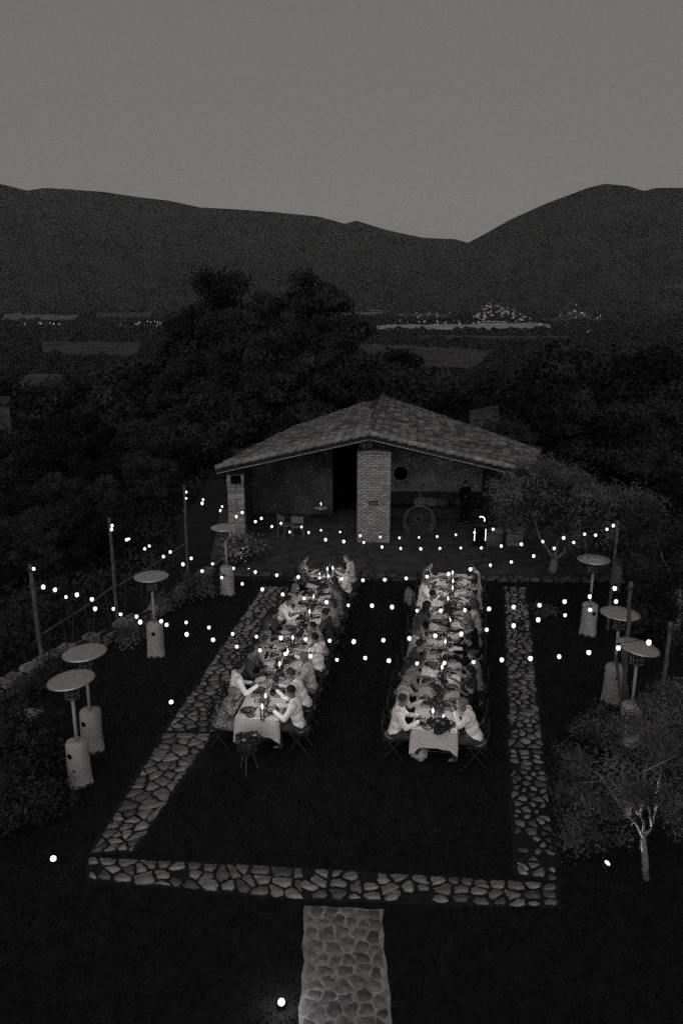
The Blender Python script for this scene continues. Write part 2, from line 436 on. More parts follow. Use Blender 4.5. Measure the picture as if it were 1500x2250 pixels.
stone_path('path', [G(357.5, 1610), G(474, 1610.5), G(640, 1292), G(576, 1288)], .27, .18, .032, .035, 12, M['soil'], M['stone'], drop=.02)
stone_path('path', [G(1130, 1925), G(1232, 1940), G(1196, 1650), G(1114, 1645)], .27, .18, .045, .03, 13, M['soil'], M['stone'], drop=0.05)
stone_path('path', [G(1114.2, 1643), G(1195.5, 1648), G(1158, 1292), G(1104, 1290)], .25, .17, .036, .035, 14, M['soil'], M['stone'], drop=0.03)
stone_path('path', [G(186, 1936), G(668, 1980), G(674, 1908), G(193, 1884)], .27, .19, .026, .035, 15, M['soil'], M['stone'], drop=0.03)
stone_path('path', [G(645, 1979), G(1232, 1999), G(1230, 1943), G(650, 1907)], .27, .19, .032, .03, 16, M['soil'], M['stone'], drop=0.06, z=.004)
stone_path('path', [G(655, 2340), G(864, 2340), G(840, 2001), G(670, 1992)], .24, .21, .018, .006, 17, M['mortar'], M['flag'])
# earth court of the pavilion, one low step up behind a dry-stone edge
court = MB(); prism(court, [(-4.4, 24.75), (9.0, 24.3), (9.6, 33.0), (-5.2, 33.0)], -0.05, 0.10); tag(court.build('court', M['gravel']), kind='structure')
edge = MB(); edge.box((2.2, 24.62, .04), (13.2, .26, .1)); eo = edge.build('kerb', M['soil']); tag(eo, kind='structure')
rr = random.Random(4)
for row in range(2):
    x = -4.3+row*.2
    while x < 8.9:
        L = rr.uniform(.18, .5); b = MB(); b.box((0, 0, 0), (L-.04, rr.uniform(.2, .34), rr.uniform(.07, .11)), taper=.8)
        b.build('stone', M['kerbstone'], eo, loc=(x+L/2, 24.6-(x*.035)+row*.05, .045+row*.085+rr.uniform(-.035,.01)), rot=(rr.uniform(-.05, .05), rr.uniform(-.04, .04), rr.uniform(-.05, .05)-.03)); x += L
# grass blades
def blades(name, n, region, seed, h=(.03, .07)):
    q = np.random.RandomState(seed); x0, x1, y0, y1 = region
    x = q.uniform(x0, x1, n); y = y0+(y1-y0)*q.rand(n)**1.25
    keep = poly_dist(x, y, TERR) == 0
    keep &= ~((y > 24.4) & (x > -4.6) & (x < 9.2))
    for P in PATHQ: keep &= poly_dist(x, y, P) > 0.02
    x = x[keep]; y = y[keep]; n = len(x)
    a = q.uniform(0, 2*math.pi, n); hh = q.uniform(h[0], h[1], n); wd = q.uniform(.006, .012, n); lean = q.uniform(0, .04, n); la = q.uniform(0, 6.28, n)
    v = np.zeros((n, 3, 3)); v[:, 0] = np.stack([x-np.cos(a)*wd, y-np.sin(a)*wd, 0*x-.003], 1); v[:, 1] = np.stack([x+np.cos(a)*wd, y+np.sin(a)*wd, 0*x-.003], 1)
    v[:, 2] = np.stack([x+np.cos(la)*lean, y+np.sin(la)*lean, hh], 1)
    o = link(name, np_mesh(name, v.reshape(-1, 3), np.arange(n*3), 3, M['grass'])); tag(o, kind='stuff', label='short dark grass covering the lawn between the stone paths', cat='grass')
PATHQ = []
for o in [o for o in COL.objects if o.name.split('.')[0] == 'path']:
    me = o.data; PATHQ.append(np.array([(v.co.x, v.co.y) for v in me.vertices if v.co.z > -.05]))
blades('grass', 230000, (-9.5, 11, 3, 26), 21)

# ------------------------------------------------------------------ far fields, woods, village
def draped(name, poly, m, lift=1.2, nu=26, nv=4):
    a, b, c, d = poly; vs = []; fs = []
    pts = [hit(*q, r0=900) for q in (a, b, c, d)]
    a, b, c, d = [Vector((p.x, p.y)) for p in pts]; rr = random.Random(int(abs(a.x)+abs(a.y)))
    for jv in range(nv+1):
        for iu in range(nu+1):
            u, v = iu/nu, jv/nv; p = (a*(1-u)+b*u)*(1-v)+(d*(1-u)+c*u)*v
            if jv in (0, nv): p = p+Vector((0, (d-a).length*rr.uniform(-.09, .09)))
            vs.append((p.x, p.y, T1(p.x, p.y)+lift))
    for jv in range(nv):
        for iu in range(nu): k = jv*(nu+1)+iu; fs.append((k, k+1, k+nu+2, k+nu+1))
    mb = MB(); mb.add(vs, fs); o = mb.build(name, m); tag(o, kind='structure')
    return np.array([(p.x, p.y) for p in (a, b, c, d)])
FQ = []
for q, m in ((((95, 776), (300, 782), (312, 752), (90, 750)), 'field3'),
             (((735, 812), (1050, 812), (1075, 768), (715, 752)), 'field3'),
             (((780, 725), (1218, 724), (1205, 712), (850, 713)), 'field2'),
             (((735, 724), (850, 723), (850, 716), (745, 717)), 'field2'),
             (((735, 693), (838, 691), (842, 682), (728, 678)), 'field'),
             (((5, 704), (165, 702), (172, 692), (10, 690)), 'field'),
             (((1375, 688), (1442, 689), (1438, 683), (1370, 683)), 'field'),
             (((210, 697), (330, 696), (330, 688), (215, 688)), 'field3'),
             (((1060, 626), (1130, 624), (1120, 618), (1075, 616)), 'field3'),
             (((1450, 640), (1530, 636), (1530, 626), (1465, 628)), 'field3'),
             (((860, 700), (1000, 698), (990, 688), (870, 690)), 'field3'),
             (((900, 745), (1260, 748), (1250, 738), (920, 737)), 'field3'),
             (((1180, 706), (1330, 707), (1330, 700), (1190, 700)), 'field3'),
             (((20, 860), (150, 866), (140, 822), (60, 824)), 'field3')):
    FQ.append(draped('field', q, M[m]))
q = np.random.RandomState(9)
ico = bmesh.new(); bmesh.ops.create_icosphere(ico, subdivisions=1, radius=1.0); iv = np.array([v.co[:] for v in ico.verts]); ifc = np.array([[v.index for v in f.verts] for f in ico.faces]); ico.free()
cx = []; n = 0
while n < 1:
    az = np.radians(q.uniform(-26, 27, 26000)); rr_ = np.exp(q.uniform(math.log(700), math.log(6200), 26000))
    x = rr_*np.sin(az); y = rr_*np.cos(az)
    ok = (fbm(x/340+7, y/600+3, 4) > -0.12)
    for P in FQ: ok &= poly_dist(x, y, P) > 12
    ok &= ~((np.abs(x-KN[0]) < 150) & (np.abs(y-KN[1]) < 260) & (q.rand(len(x)) < .65))
    x = x[ok][:8500]; y = y[ok][:8500]; rr_ = rr_[ok][:8500]; n = 1
s = q.uniform(5, 10, len(x))*np.clip(rr_/2200, .8, 1.7)
sc = np.stack([s*q.uniform(.9, 1.8, len(x)), s*q.uniform(.9, 1.4, len(x)), s*q.uniform(.6, 1.15, len(x))], 1)
V3 = iv[None]*sc[:, None]*(1+q.uniform(-.28, .28, (len(x), len(iv), 1)))
V3 += np.stack([x, y, T(x, y)+s*.3], 1)[:, None]
F3 = (ifc[None]+(np.arange(len(x))*len(iv))[:, None, None]).reshape(-1)
wo_ = link('woods', np_mesh('woods', V3.reshape(-1, 3), F3, 3, M['slope'])); tag(wo_, 'dark woods and hedgerows scattered over the valley floor below the mountains', 'woods', kind='stuff')

def house_mesh(w, d, h, rf, seed):
    mb = MB(); mb.cur = 0; mb.box((0, 0, h/2-1), (w, d, h+2))
    mb.cur = 1; e = .5
    mb.add([(-w/2-e, -d/2-e, h), (w/2+e, -d/2-e, h), (w/2+e, d/2+e, h), (-w/2-e, d/2+e, h), (-w/2-e, 0, h+rf), (w/2+e, 0, h+rf)], [(0, 1, 5, 4), (2, 3, 4, 5), (0, 4, 3), (1, 2, 5), (0, 3, 2, 1)])
    mb.cur = 2
    for k in range(int(w//3)):
        for zz in ((h*.3, h*.7) if h > 6 else (h*.5,)): mb.box((-w/2+1.6+k*3, -d/2-.02, zz), (.9, .1, 1.3))
    return mb.mesh('far_house', [M['farwall'], M['farroof'], M['void']])
HM = [house_mesh(10, 8, 7, 2.5, 1), house_mesh(14, 8, 6, 2.2, 2), house_mesh(8, 8, 10, 2, 3), house_mesh(19, 9, 5, 2.4, 4)]
rr = random.Random(31)
def house(px, py, label, group, r0=900, sc=1.0, k=None):
    p = hit(px, py, r0); o = link('far_house', rr.choice(HM) if k is None else HM[k]); o.location = (p.x, p.y, p.z); o.rotation_euler = (0, 0, rr.uniform(-.6, .6))
    s_ = sc*rr.uniform(.8, 1.15); o.scale = (s_, s_, s_); tag(o, label, 'house', group); return o
for i in range(78):
    px = rr.gauss(1097, 30); py = 703-31*math.exp(-((px-1092)/44)**4)*rr.random()**.8-rr.uniform(0, 7)
    house(px, py, 'small pale house among the roofs of the hilltop village in the valley', 'houses of the hilltop village')
house(1066, 700, 'tall pale house on the lower slope under the hilltop village', 'houses of the hilltop village', sc=1.3, k=2)
for px in range(1052, 1118, 11): house(px, 709+rr.uniform(-1, 1), 'long low pale building at the foot of the hilltop village', 'long buildings below the hilltop village', k=3, sc=1.1)
for k_ in range(26): house(rr.uniform(850, 1010), rr.uniform(688, 722), 'lone pale farmhouse scattered west of the hilltop village', 'farmhouses west of the village', sc=.9)
for px, py in ((1133, 708), (1145, 704), (1150, 712), (1166, 709), (1176, 713), (1190, 716), (1000, 705), (985, 697), (925, 700), (878, 707), (962, 712), (1040, 712)): house(px, py, 'lone pale farmhouse near the bright field beside the hilltop village', 'farmhouses near the bright field')
for px, py in ((1250, 690), (1262, 684), (1265, 672), (1270, 677), (1277, 688), (1283, 692), (1230, 694), (1298, 694), (1318, 696), (1340, 697), (1355, 697), (1295, 728), (1290, 730)): house(px, py, 'pale house of the hamlet on the small rise east of the village', 'houses of the eastern hamlet')
for px, py in ((5, 712), (30, 712), (55, 714), (88, 711), (110, 711), (130, 713), (268, 716), (300, 713), (306, 710), (318, 722), (345, 716), (352, 712), (425, 733), (450, 737), (485, 735)): house(px, py, 'far pale farmhouse in the valley beyond the western woods', 'farmhouses beyond the western woods')
LM = MB(); LM.ball((0, 0, 6.5), 1.5, u=8, v=6); LM.tube([(0, 0, 0), (0, 0, 5.2)], .15, 5); 
lpm = bpy.data.meshes.new('far_lamp'); 
mbp = MB(); mbp.tube([(0, 0, -2), (0, 0, 5.2)], .25, 5); lpost = mbp.mesh('post', [M['darkmetal']]); mbl = MB(); mbl.ball((0, 0, 6.5), 1.5, u=8, v=6); lhead = mbl.mesh('lamp_head', [M['farlamp']])
for px, py, where in ((325, 707, 'west'), (332, 708, 'west'), (340, 707, 'west'), (347, 708, 'west'), (353, 709, 'west'), (389, 707, 'west'), (26, 715, 'west'), (118, 712, 'west'), (90, 712, 'west'), (1100, 664, 'village'), (1092, 686, 'village'), (1051, 708, 'village'), (1143, 682, 'village'),
                      (1278, 687, 'hamlet'), (1265, 698, 'hamlet'), (1312, 699, 'hamlet'), (1070, 672, 'village'), (1185, 712, 'hamlet'), (745, 712, 'village'), (960, 706, 'village'), (1010, 712, 'village'), (1352, 700, 'hamlet')):
    p = hit(px, py+2, 900); e = empty('street_lamp', p, 0, {'west': 'tiny lit street lamp among the farmhouses beyond the western woods', 'village': 'tiny lit street lamp between the houses of the hilltop village', 'hamlet': 'tiny lit street lamp in the hamlet east of the village'}[where], 'street lamp', 'far street lamps in the '+where)
    link('post', lpost, e); link('lamp_head', lhead, e)

# ------------------------------------------------------------------ trees
def leaf_cloud(name, clumps, n, leaf, m, seed, aspect=.5, shell=(.55, 1.0), hang=0.0):
    q = np.random.RandomState(seed)
    C = np.array([c[0] for c in clumps], float); D = np.array([c[1] for c in clumps], float)
    wgt = (D[:, 0]*D[:, 1]+D[:, 0]*D[:, 2]); k = q.choice(len(C), n, p=wgt/wgt.sum())
    d = q.normal(size=(n, 3)); d /= np.linalg.norm(d, axis=1)[:, None]
    rad = q.uniform(shell[0], shell[1], n)[:, None]*(1+.18*q.normal(size=(n, 1)))
    P = C[k]+d*D[k]*rad
    nr = d+q.normal(size=(n, 3))*.7; nr /= np.linalg.norm(nr, axis=1)[:, None]
    t = np.cross(nr, q.normal(size=(n, 3))); t[:, 2] -= hang; t /= np.linalg.norm(t, axis=1)[:, None]
    b = np.cross(nr, t); L = (leaf*q.uniform(.6, 1.4, n))[:, None]
    v = np.stack([P-t*L, P+b*L*aspect, P+t*L, P-b*L*aspect], 1)
    return np_mesh(name, v.reshape(-1, 3), np.arange(n*4), 4, m)
def blob_clumps(seed, n, rad, zc, zr, size, skew=1.0):
    rr = random.Random(seed); out = []
    for i in range(n):
        u = rr.random()**.45; a = rr.uniform(0, 6.283); el = math.asin(rr.uniform(-.75, 1))
        x = math.cos(a)*math.cos(el)*u*rad; y = math.sin(a)*math.cos(el)*u*rad; z = zc+math.sin(el)*u*zr
        s_ = size*rr.uniform(.6, 1.35); out.append(((x, y, z), (s_*1.1, s_*1.1, s_*.75*skew)))
    return out
def trunk_mesh(seed, h, r, limbs, spread, m, base=0.0, fork=.35):
    rr = random.Random(seed); mb = MB()
    pts = [Vector((0, 0, base-.6))]; 
    for i in range(1, 6): pts.append(Vector((rr.uniform(-1, 1)*.03*h*i/5, rr.uniform(-1, 1)*.03*h*i/5, base+h*fork*i/5)))
    mb.tube(pts, [r*1.5, r*1.1, r, r*.9, r*.85, r*.8], 8)
    for i in range(limbs):
        a = 6.283*i/limbs+rr.uniform(-.4, .4); k = rr.uniform(.5, 1)*spread; top = base+h*rr.uniform(.6, .95)
        p0 = pts[-1] if i % 2 == 0 else pts[-2]
        mid = p0.lerp(Vector((math.cos(a)*k, math.sin(a)*k, top)), .5)+Vector((math.cos(a)*k*.15, math.sin(a)*k*.15, -h*.03))
        mb.tube([p0, mid, Vector((math.cos(a)*k, math.sin(a)*k, top))], [r*.55, r*.35, r*.1], 6)
    return mb.mesh('trunk', [m], True)
WT = []   # woodland tree kinds, nominal height 12 m
for i in range(4):
    cm = leaf_cloud('crown', blob_clumps(40+i, (34, 26, 30, 22)[i], (3.6, 2.6, 4.2, 2.0)[i], (6.6, 7, 6.4, 7.2)[i], (5, 5.4, 4.6, 5.6)[i], (1.35, 1.2, 1.5, 1.05)[i]), 17000, .17, M['foliage'], 60+i, .55)
    WT.append((cm, trunk_mesh(80+i, 10, .28, 5, 2.0, M['darkbark'])))
def wtree(x, y, top, k, label, group, sx=1.0, kind='woodland_tree', mt=None):
    z = T1(x, y); h = max(3, top-z); s_ = h/12.0
    e = empty(kind, (x, y, z), random.uniform(0, 6.28), label, 'tree', group); e.scale = (s_*sx, s_*sx, s_)
    c = link('crown', WT[k][0], e, mat=mt); link('trunk', WT[k][1], e)
    return e
ENV = [(-200, 800), (0, 820), (80, 840), (140, 825), (200, 815), (250, 800), (330, 790), (380, 760), (760, 760), (800, 800), (830, 780), (885, 768), (930, 800), (960, 790), (1010, 815), (1060, 850), (1100, 820), (1150, 790), (1200, 765), (1250, 748), (1320, 738), (1400, 735), (1500, 738), (1800, 730)]
ex = [a for a, b in ENV]; ey = [b for a, b in ENV]
rr = random.Random(77); cnt = 0
def place_band(px0, px1, n, r0, r1, y0, y1, label, group, sx=(1.0, 1.35)):
    for i in range(n):
        px = px0+(px1-px0)*(i+rr.random())/n; D = rr.uniform(r0, r1)
        py = np.interp(px, ex, ey)+rr.uniform(y0, y1)
        p = V_at(px, py, D); 
        if poly_dist(np.array([p.x]), np.array([p.y]), TERR)[0] < 1.5: continue
        k = rr.randrange(4); wtree(p.x, p.y, p.z, k, label, group, rr.uniform(*sx), mt=M['foliage2'] if rr.random() < .45 else M['foliage'])
place_band(-150, 1720, 40, 105, 150, 2, 30, 'dark woodland tree on the far edge of the wood below the terrace', 'trees on the far edge of the wood')
place_band(-150, 1720, 44, 75, 100, 35, 90, 'dark woodland tree in the middle of the wood below the terrace', 'trees in the middle of the wood')
place_band(-100, 480, 16, 45, 62, 90, 170, 'dark woodland tree in the near wood beyond the stone wall', 'near trees beyond the stone wall')
place_band(1120, 1750, 16, 42, 58, 70, 190, 'dark woodland tree in the near wood beyond the olive trees', 'near trees beyond the olive trees')
place_band(-60, 470, 13, 33, 42, 190, 300, 'dark leafy tree crowding the slope just below the string light poles', 'slope trees below the poles')
place_band(-40, 250, 6, 26, 31, 330, 420, 'low dark tree on the bank below the first pole', 'bank trees below the first pole')
place_band(1240, 1620, 8, 30, 38, 260, 370, 'dark tree rising just behind the string light pole on the olive side', 'trees behind the olive-side poles')
place_band(1440, 1650, 5, 22, 27, 420, 560, 'low dark tree at the olive side edge of the lawn', 'edge trees on the olive side')
# the two tall oaks whose crowns stand up against the mountains
for px, py, D, sx, seed, lab in ((492, 616, 72, .9, 5, 'tall dark oak with a rounded crown against the mountain, the shorter of two'), (668, 596, 66, .85, 6, 'tallest dark oak behind the pavilion, breaking the line of the valley'),
                           (425, 690, 74, .85, 7, 'lower dark tree on the flank of the rounded oak'), (592, 665, 76, .9, 8, 'dark tree filling the gap between the two tall oaks'), (742, 690, 64, .8, 9, 'ragged dark tree on the pavilion side of the tallest oak'), (555, 690, 64, .9, 10, 'broad dark tree in front of the gap between the tall oaks'), (640, 720, 56, 1.0, 15, 'broad dark tree directly behind the pavilion eave')):
    p = V_at(px, py, D); z = T1(p.x, p.y); h = (p.z-z)*1.07
    e = empty('oak_tree', (p.x, p.y, z), 0, lab, 'tree')
    cl = blob_clumps(100+seed, 60, h*.21*sx, h*.60, h*.36, h*.045)+[((random.uniform(-.06, .06)*h, 0, h*k_), (h*.05, h*.05, h*.035)) for k_ in (.80, .86, .90)]
    link('crown', leaf_cloud('crown', cl, 42000, .15, M['foliage'], seed, .55, shell=(.3, 1.35)), e)
    link('trunk', trunk_mesh(seed, h*.9, .5, 7, h*.14, M['darkbark']), e)
for px_, py_, D_ in ((1020, 915, 43.5), (1075, 948, 43), (1120, 905, 44), (1140, 935, 42.5)):
    p = V_at(px_, py_, D_); wtree(p.x, p.y, p.z, 1, 'small dark tree crowding in front of the tiled shed behind the pavilion', 'trees round the tiled shed', 1.1, mt=M['foliage'])
# pale roofed sheds beyond
def shed(name, a, b, c, d, label):
    e = empty(name, (0, 0, 0), 0, label, 'shed'); mb = MB()
    P = [a, b, c, d]; mb.add([tuple(p) for p in P]+[(p.x, p.y, p.z-.18) for p in P], [(0, 1, 2, 3), (7, 6, 5, 4), (0, 4, 5, 1), (1, 5, 6, 2), (2, 6, 7, 3), (3, 7, 4, 0)])
    mb.build('roof', M['shedroof'], e); ws = MB(); cen = (a+b+c+d)/4
    Q = [cen+(p-cen)*.88 for p in P]; 
    ws.add([(p.x, p.y, p.z-.2) for p in Q]+[(p.x, p.y, T1(p.x, p.y)-.5) for p in Q], [(0, 3, 2, 1), (4, 5, 6, 7), (0, 1, 5, 4), (1, 2, 6, 5), (2, 3, 7, 6), (3, 0, 4, 7)])
    ws.build('wall', M['plasterdark'], e)
shed('tiled_shed', V_at(1030, 960, 45), V_at(1104, 966, 45), V_at(1094, 889, 49), V_at(1032, 902, 49), 'small shed with a pale tiled roof behind the pavilion')
shed('stone_shed', V_at(-30, 885, 62), V_at(22, 882, 62), V_at(22, 870, 66), V_at(-30, 872, 66), 'little pale walled shed at the edge of the western wood')

# ------------------------------------------------------------------ haze
hz = MB(); hz.box((0, 0, 670), (30000, 30000, 1680))
hm = bpy.data.materials.new('evening_haze'); hm.use_nodes = True; hn = hm.node_tree; hn.nodes.clear()
ho = hn.nodes.new('ShaderNodeOutputMaterial'); hv = hn.nodes.new('ShaderNodeVolumePrincipled'); hv.inputs['Color'].default_value = (.9, .9, .9, 1); hv.inputs['Density'].default_value = HAZE
hn.links.new(hv.outputs[0], ho.inputs['Volume'])
hzo = hz.build('haze', hm); tag(hzo, kind='stuff')

# ------------------------------------------------------------------ pavilion
AF = V_at(812, 956, 27.75); FL = V_at(474, 1031, 27.75); FR = V_at(1163, 1040, 27.75)
AB = V_at(842, 872, 37.2); BL = V_at(645, 940, 35.6); BR = V_at(1192, 984, 31.6); KR = V_at(1055, 951, 36.3)
pav = empty('pavilion', (1.2, 28.3, 0), 0, 'open brick pavilion with a low tiled gable roof at the far end of the lawn', 'pavilion')
inv = Vector((-1.2, -28.3, 0))
def pb(mb, name, m, parent=None, **k):
    if parent is None:
        return mb.build(name, m, pav, loc=inv, **k)
    return mb.build(name, m, parent, **k)
# roof deck
def slab(mb, top, th):
    n = len(top); mb.add([tuple(p) for p in top]+[(p[0], p[1], p[2]-th) for p in top], [tuple(range(n)), tuple(reversed(range(n, 2*n)))]+[(k, n+k, n+(k+1) % n, (k+1) % n) for k in range(n)])
rf = MB(); slab(rf, [FL, AF, AB, BL], .14); slab(rf, [AF, FR, BR, KR], .14); slab(rf, [AF, KR, AB], .14)
roof = pb(rf, 'roof', M['timber'])
# curved clay tiles
def tile_pts(L=.44, w=.215, h=.065):
    vs = []; fs = []
    for i, (y, k) in enumerate(((0, 1.0), (-L, .82))):
        for j in range(6):
            a = math.pi*j/5; vs.append((math.cos(a)*w/2*k, y, math.sin(a)*h+.012))
        for j in range(6):
            a = math.pi*j/5; vs.append((math.cos(a)*w/2*k*.84, y, math.sin(a)*h*.8))
    for j in range(5): fs += [(j, j+1, 12+j+1, 12+j), (6+j, 18+j, 18+j+1, 6+j+1), (j, 6+j, 6+j+1, j+1), (12+j, 12+j+1, 18+j+1, 18+j)]
    return vs, fs
tv, tf = tile_pts(); tme = bpy.data.meshes.new('tile'); tme.from_pydata(tv, [], tf); tme.materials.append(M['tile'])
tvn = [Vector(v) for v in tv]
cand = []; rr = random.Random(12)
def tri_patch(ridge0, ridge1, eave0, eave1, seed):
    """columns of tiles running from ridge down to eave"""
    R0, R1, E0, E1 = map(Vector, (ridge0, ridge1, eave0, eave1)); W = ((R1-R0).length+(E1-E0).length)/2; n = round(W/.205)
    for c in range(n):
        v = (c+.5)/n; a = R0.lerp(R1, v); b = E0.lerp(E1, v); L = (b-a).length; m = max(1, round(L/.33))
        ax = (a-b).normalized(); side = (E1-E0).normalized(); nrm = side.cross(ax)
        if nrm.z < 0: nrm = -nrm
        side = ax.cross(nrm).normalized()
        for r_ in range(m):
            p = a.lerp(b, (r_+1)/m)+nrm*(.012+.0*r_)
            # local y axis points up slope negative -> tile extends upslope
            wob = rr.uniform(-.05, .05); s2 = (side*math.cos(wob)+ax*math.sin(wob)).normalized(); a2 = nrm.cross(s2).normalized()
            tiltv = (ax*1.0+nrm*-.10).normalized()
            mt = Matrix((s2, -tiltv, nrm)).transposed().to_4x4(); mt.translation = p+nrm*(.035+rr.uniform(-.015, .032))
            cand.append((p, mt))
tri_patch(AF, AB, FL, BL, 1); tri_patch(AF, KR.lerp(AF, 0) if False else AF.lerp(AB, .999), FR, BR, 2)
# the last patch is bent over the hip: use two fans
cand = [c for c in cand if c[0].x < AF.x+0.02 or False]
def fan(R0, R1, E0, E1): tri_patch(R0, R1, E0, E1, 3)
fan(AF, AF.lerp(AB, .5), FR, FR.lerp(BR, .75)); fan(AF.lerp(AB, .5), AB, FR.lerp(BR, .75), BR.lerp(KR, .55)) 
cand.sort(key=lambda c: (c[0]-Vector((0, 0, CAM_H))).length)
ti = 0
for p, mt in cand[:290]:
    o = link('tile', tme, roof); o.matrix_local = mt; ti += 1
tm = MB()
for p, mt in cand[290:]: tm.cur = rr.choice((0, 0, 0, 1, 2, 2)); tm.add([mt @ v for v in tvn], tf)
o = tm.build('tile_field', [M['tilemass'], M['tile2'], M['tile3']], roof, kind='stuff')
# verge: a light row of tiles laid along each front rake, ridge row
for a, b, n in ((FL, AF, 17), (AF, FR, 17), (AF, AB, 24)):
    for k in range(n):
        p0 = a.lerp(b, k/n); p1 = a.lerp(b, (k+1.12)/n); vb = MB()
        q_ = [p0+Vector((0, -.06 if a is not AF or b is not AB else 0, .07)), p1+Vector((0, -.06 if b is not AB else 0, .10))]
        vb.tube(q_, [.105, .085], 8); vb.build('verge_tile' if b is not AB else 'ridge_tile', M['verge'] if b is not AB else M['tile'], roof, smooth=True)
# gutter boards below
fb = MB()
for a, b in ((FL, AF), (AF, FR)):
    d = (b-a); L = d.length; rot = d.to_track_quat('X', 'Z').to_matrix()
    fb.box((a+b)/2+Vector((0, .06, -.11)), (L, .08, .14), rot)
fb.build('fascia', M['brick'], roof)
for k in range(15):     # rafters seen under the verge
    for a, b in ((FL, AF), (AF, FR)):
        pass
for fy in (28.6, 30.2, 31.8):
    for sgn in (-1, 1):
        E = (FL if sgn < 0 else FR); r2 = MB(); a = Vector((AF.x, fy, AF.z-.25)); b = Vector((E.x*.97, fy, E.z-.2))
        d = b-a; r2.box((a+b)/2, (d.length, .16, .2), d.to_track_quat('X', 'Z').to_matrix()); r2.build('beam', M['timber'], roof)
rb = MB(); rb.box((AF.x, 30.6, AF.z-.36), (.2, 5.4, .24)); rb.build('beam', M['timber'], roof)
# central brick pillar
px0, px1 = V_at(785, 1197, 28.3).x, V_at(855, 1197, 28.3).x; PW = px1-px0; PH = 3.42
pc = MB(); pc.box(((px0+px1)/2, 28.62, PH/2), (PW-.03, .62, PH)); pil = pb(pc, 'pillar', M['brickmortar'])
ncs = 46; ch = PH/ncs; rr = random.Random(3)
bmes = []
for i in range(6):
    b = MB(); b.box((0, 0, 0), (.228+rr.uniform(-.012, .012), .05, ch*.76), taper=.98); bmes.append(b.mesh('brick', [M['brick']]))
half = MB(); half.box((0, 0, 0), (.11, .05, ch*.76)); half = half.mesh('brick', [M['brick']])
sb = MB()
for r_ in range(ncs):
    z = (r_+.5)*ch; off = (r_ % 2)*.12; x = px0+off
    if off: link('brick', half, pil, (px0+.055, 28.30+rr.uniform(-.006, .004), z))
    while x+.23 <= px1+.01:
        link('brick', rr.choice(bmes), pil, (x+.12, 28.30+rr.uniform(-.008, .006), z), (0, rr.uniform(-.012, .012), 0)); x += (PW)/5
    if not off: pass
    elif px1-x > .06: link('brick', half, pil, (px1-.06, 28.30+rr.uniform(-.006, .004), z))
    for sx in (px0, px1):
        for k in range(2): sb.box((sx+(-.002 if sx == px0 else .002), 28.5+k*.25, z), (.04, .228, ch*.76))
sb.build('side_bricks', M['brick'], pil, kind='stuff')
cap = MB()
for k in range(7):
    t = (k+.5)/7; cap.box((px0+PW*t, 28.6, PH+.03+.055*math.sin(math.pi*t)), (PW/7+.01, .66, .10), Matrix.Rotation(-.22*math.cos(math.pi*t), 3, 'Y'))
cap.build('cap', M['brick'], pil)
pq = V_at(820, 1106, 28.2); pm = MB(); pm.box((pq.x, 28.255, pq.z), (.34, .03, .15)); pl_ = pm.build('plaque', M['darkmetal'], pil)
pm = MB(); pm.box((pq.x, 28.235, pq.z), (.27, .01, .045)); pm.build('plate', M['wicker'], pl_)
st = MB(); a = V_at(801, 978, 28.6); st.tube([(a.x, 28.6, PH+.05), (a.x-.03, 28.6, AF.z-.15)], .035, 8); pb(st, 'strut', M['steelpole'])
# wall-side pillar of stone blocks, olive-side pillar of bricks
def block_pillar(x0, x1, y, h, nrow, m_, seed, big=True, name='pillar'):
    c = MB(); c.box(((x0+x1)/2, y+.3, h/2), (x1-x0-.04, .5, h)); p = pb(c, name, M['brickmortar']); r = random.Random(seed); z = 0
    for i in range(nrow):
        hh = h/nrow; cuts = [0, 1] if (r.random() < .35 and big) else [0, r.uniform(.35, .65), 1] if big else [0, .34, .67, 1] if i % 2 else [0, .17, .5, .83, 1]
        for a, b in zip(cuts, cuts[1:]):
            w_ = (b-a)*(x1-x0); s_ = MB(); s_.box((0, 0, 0), (w_-.03, .56+r.uniform(0, .03), hh-.022), taper=.97)
            s_.build('stone' if big else 'brick', m_, p, loc=(x0+(a+b)/2*(x1-x0), y+.29, z+hh/2), rot=(0, r.uniform(-.015, .015), r.uniform(-.03, .03)))
        z += hh
    return p
lx0, lx1 = V_at(501, 1100, 28.2).x, V_at(538, 1100, 28.2).x
lp = block_pillar(lx0, lx1, 28.0, 2.72, 12, M['block'], 8)
hl = MB(); h0 = V_at(517, 1038, 27.95); hl.box((h0.x, 27.98, 2.56), (.36, .06, .3)); hl.build('beam_pocket', M['void'], lp)
rx0, rx1 = V_at(1110, 1200, 28.0).x, V_at(1146, 1200, 28.0).x
block_pillar(rx0, rx1, 27.8, 2.74, 30, M['brick'], 9, big=False)
# walls of the rooms behind the porch
def roofz(x, y=31.5):
    E = FL if x < AF.x else FR; t = abs(x-AF.x)/abs(E.x-AF.x); return AF.z+(E.z-AF.z)*t-.16
def wall_quad(name, xa, xb, y, m_, th=.3, z0=0.1, split=6):
    mb = MB()
    for k in range(split):
        a = xa+(xb-xa)*k/split; b = xa+(xb-xa)*(k+1)/split
        mb.add([(a, y, z0), (b, y, z0), (b, y+th, z0), (a, y+th, z0), (a, y, roofz(a)), (b, y, roofz(b)), (b, y+th, roofz(b)), (a, y+th, roofz(a))], [(3, 2, 1, 0), (4, 5, 6, 7), (0, 1, 5, 4), (2, 3, 7, 6)]+([(3, 0, 4, 7)] if k == 0 else [])+([(1, 2, 6, 5)] if k == split-1 else []))
    return pb(mb, name, m_)
YB = 32.3
d0, d1 = V_at(731, 1130, YB).x, V_at(787, 1130, YB).x
wl = FL.x+.76; wr = FR.x-.86
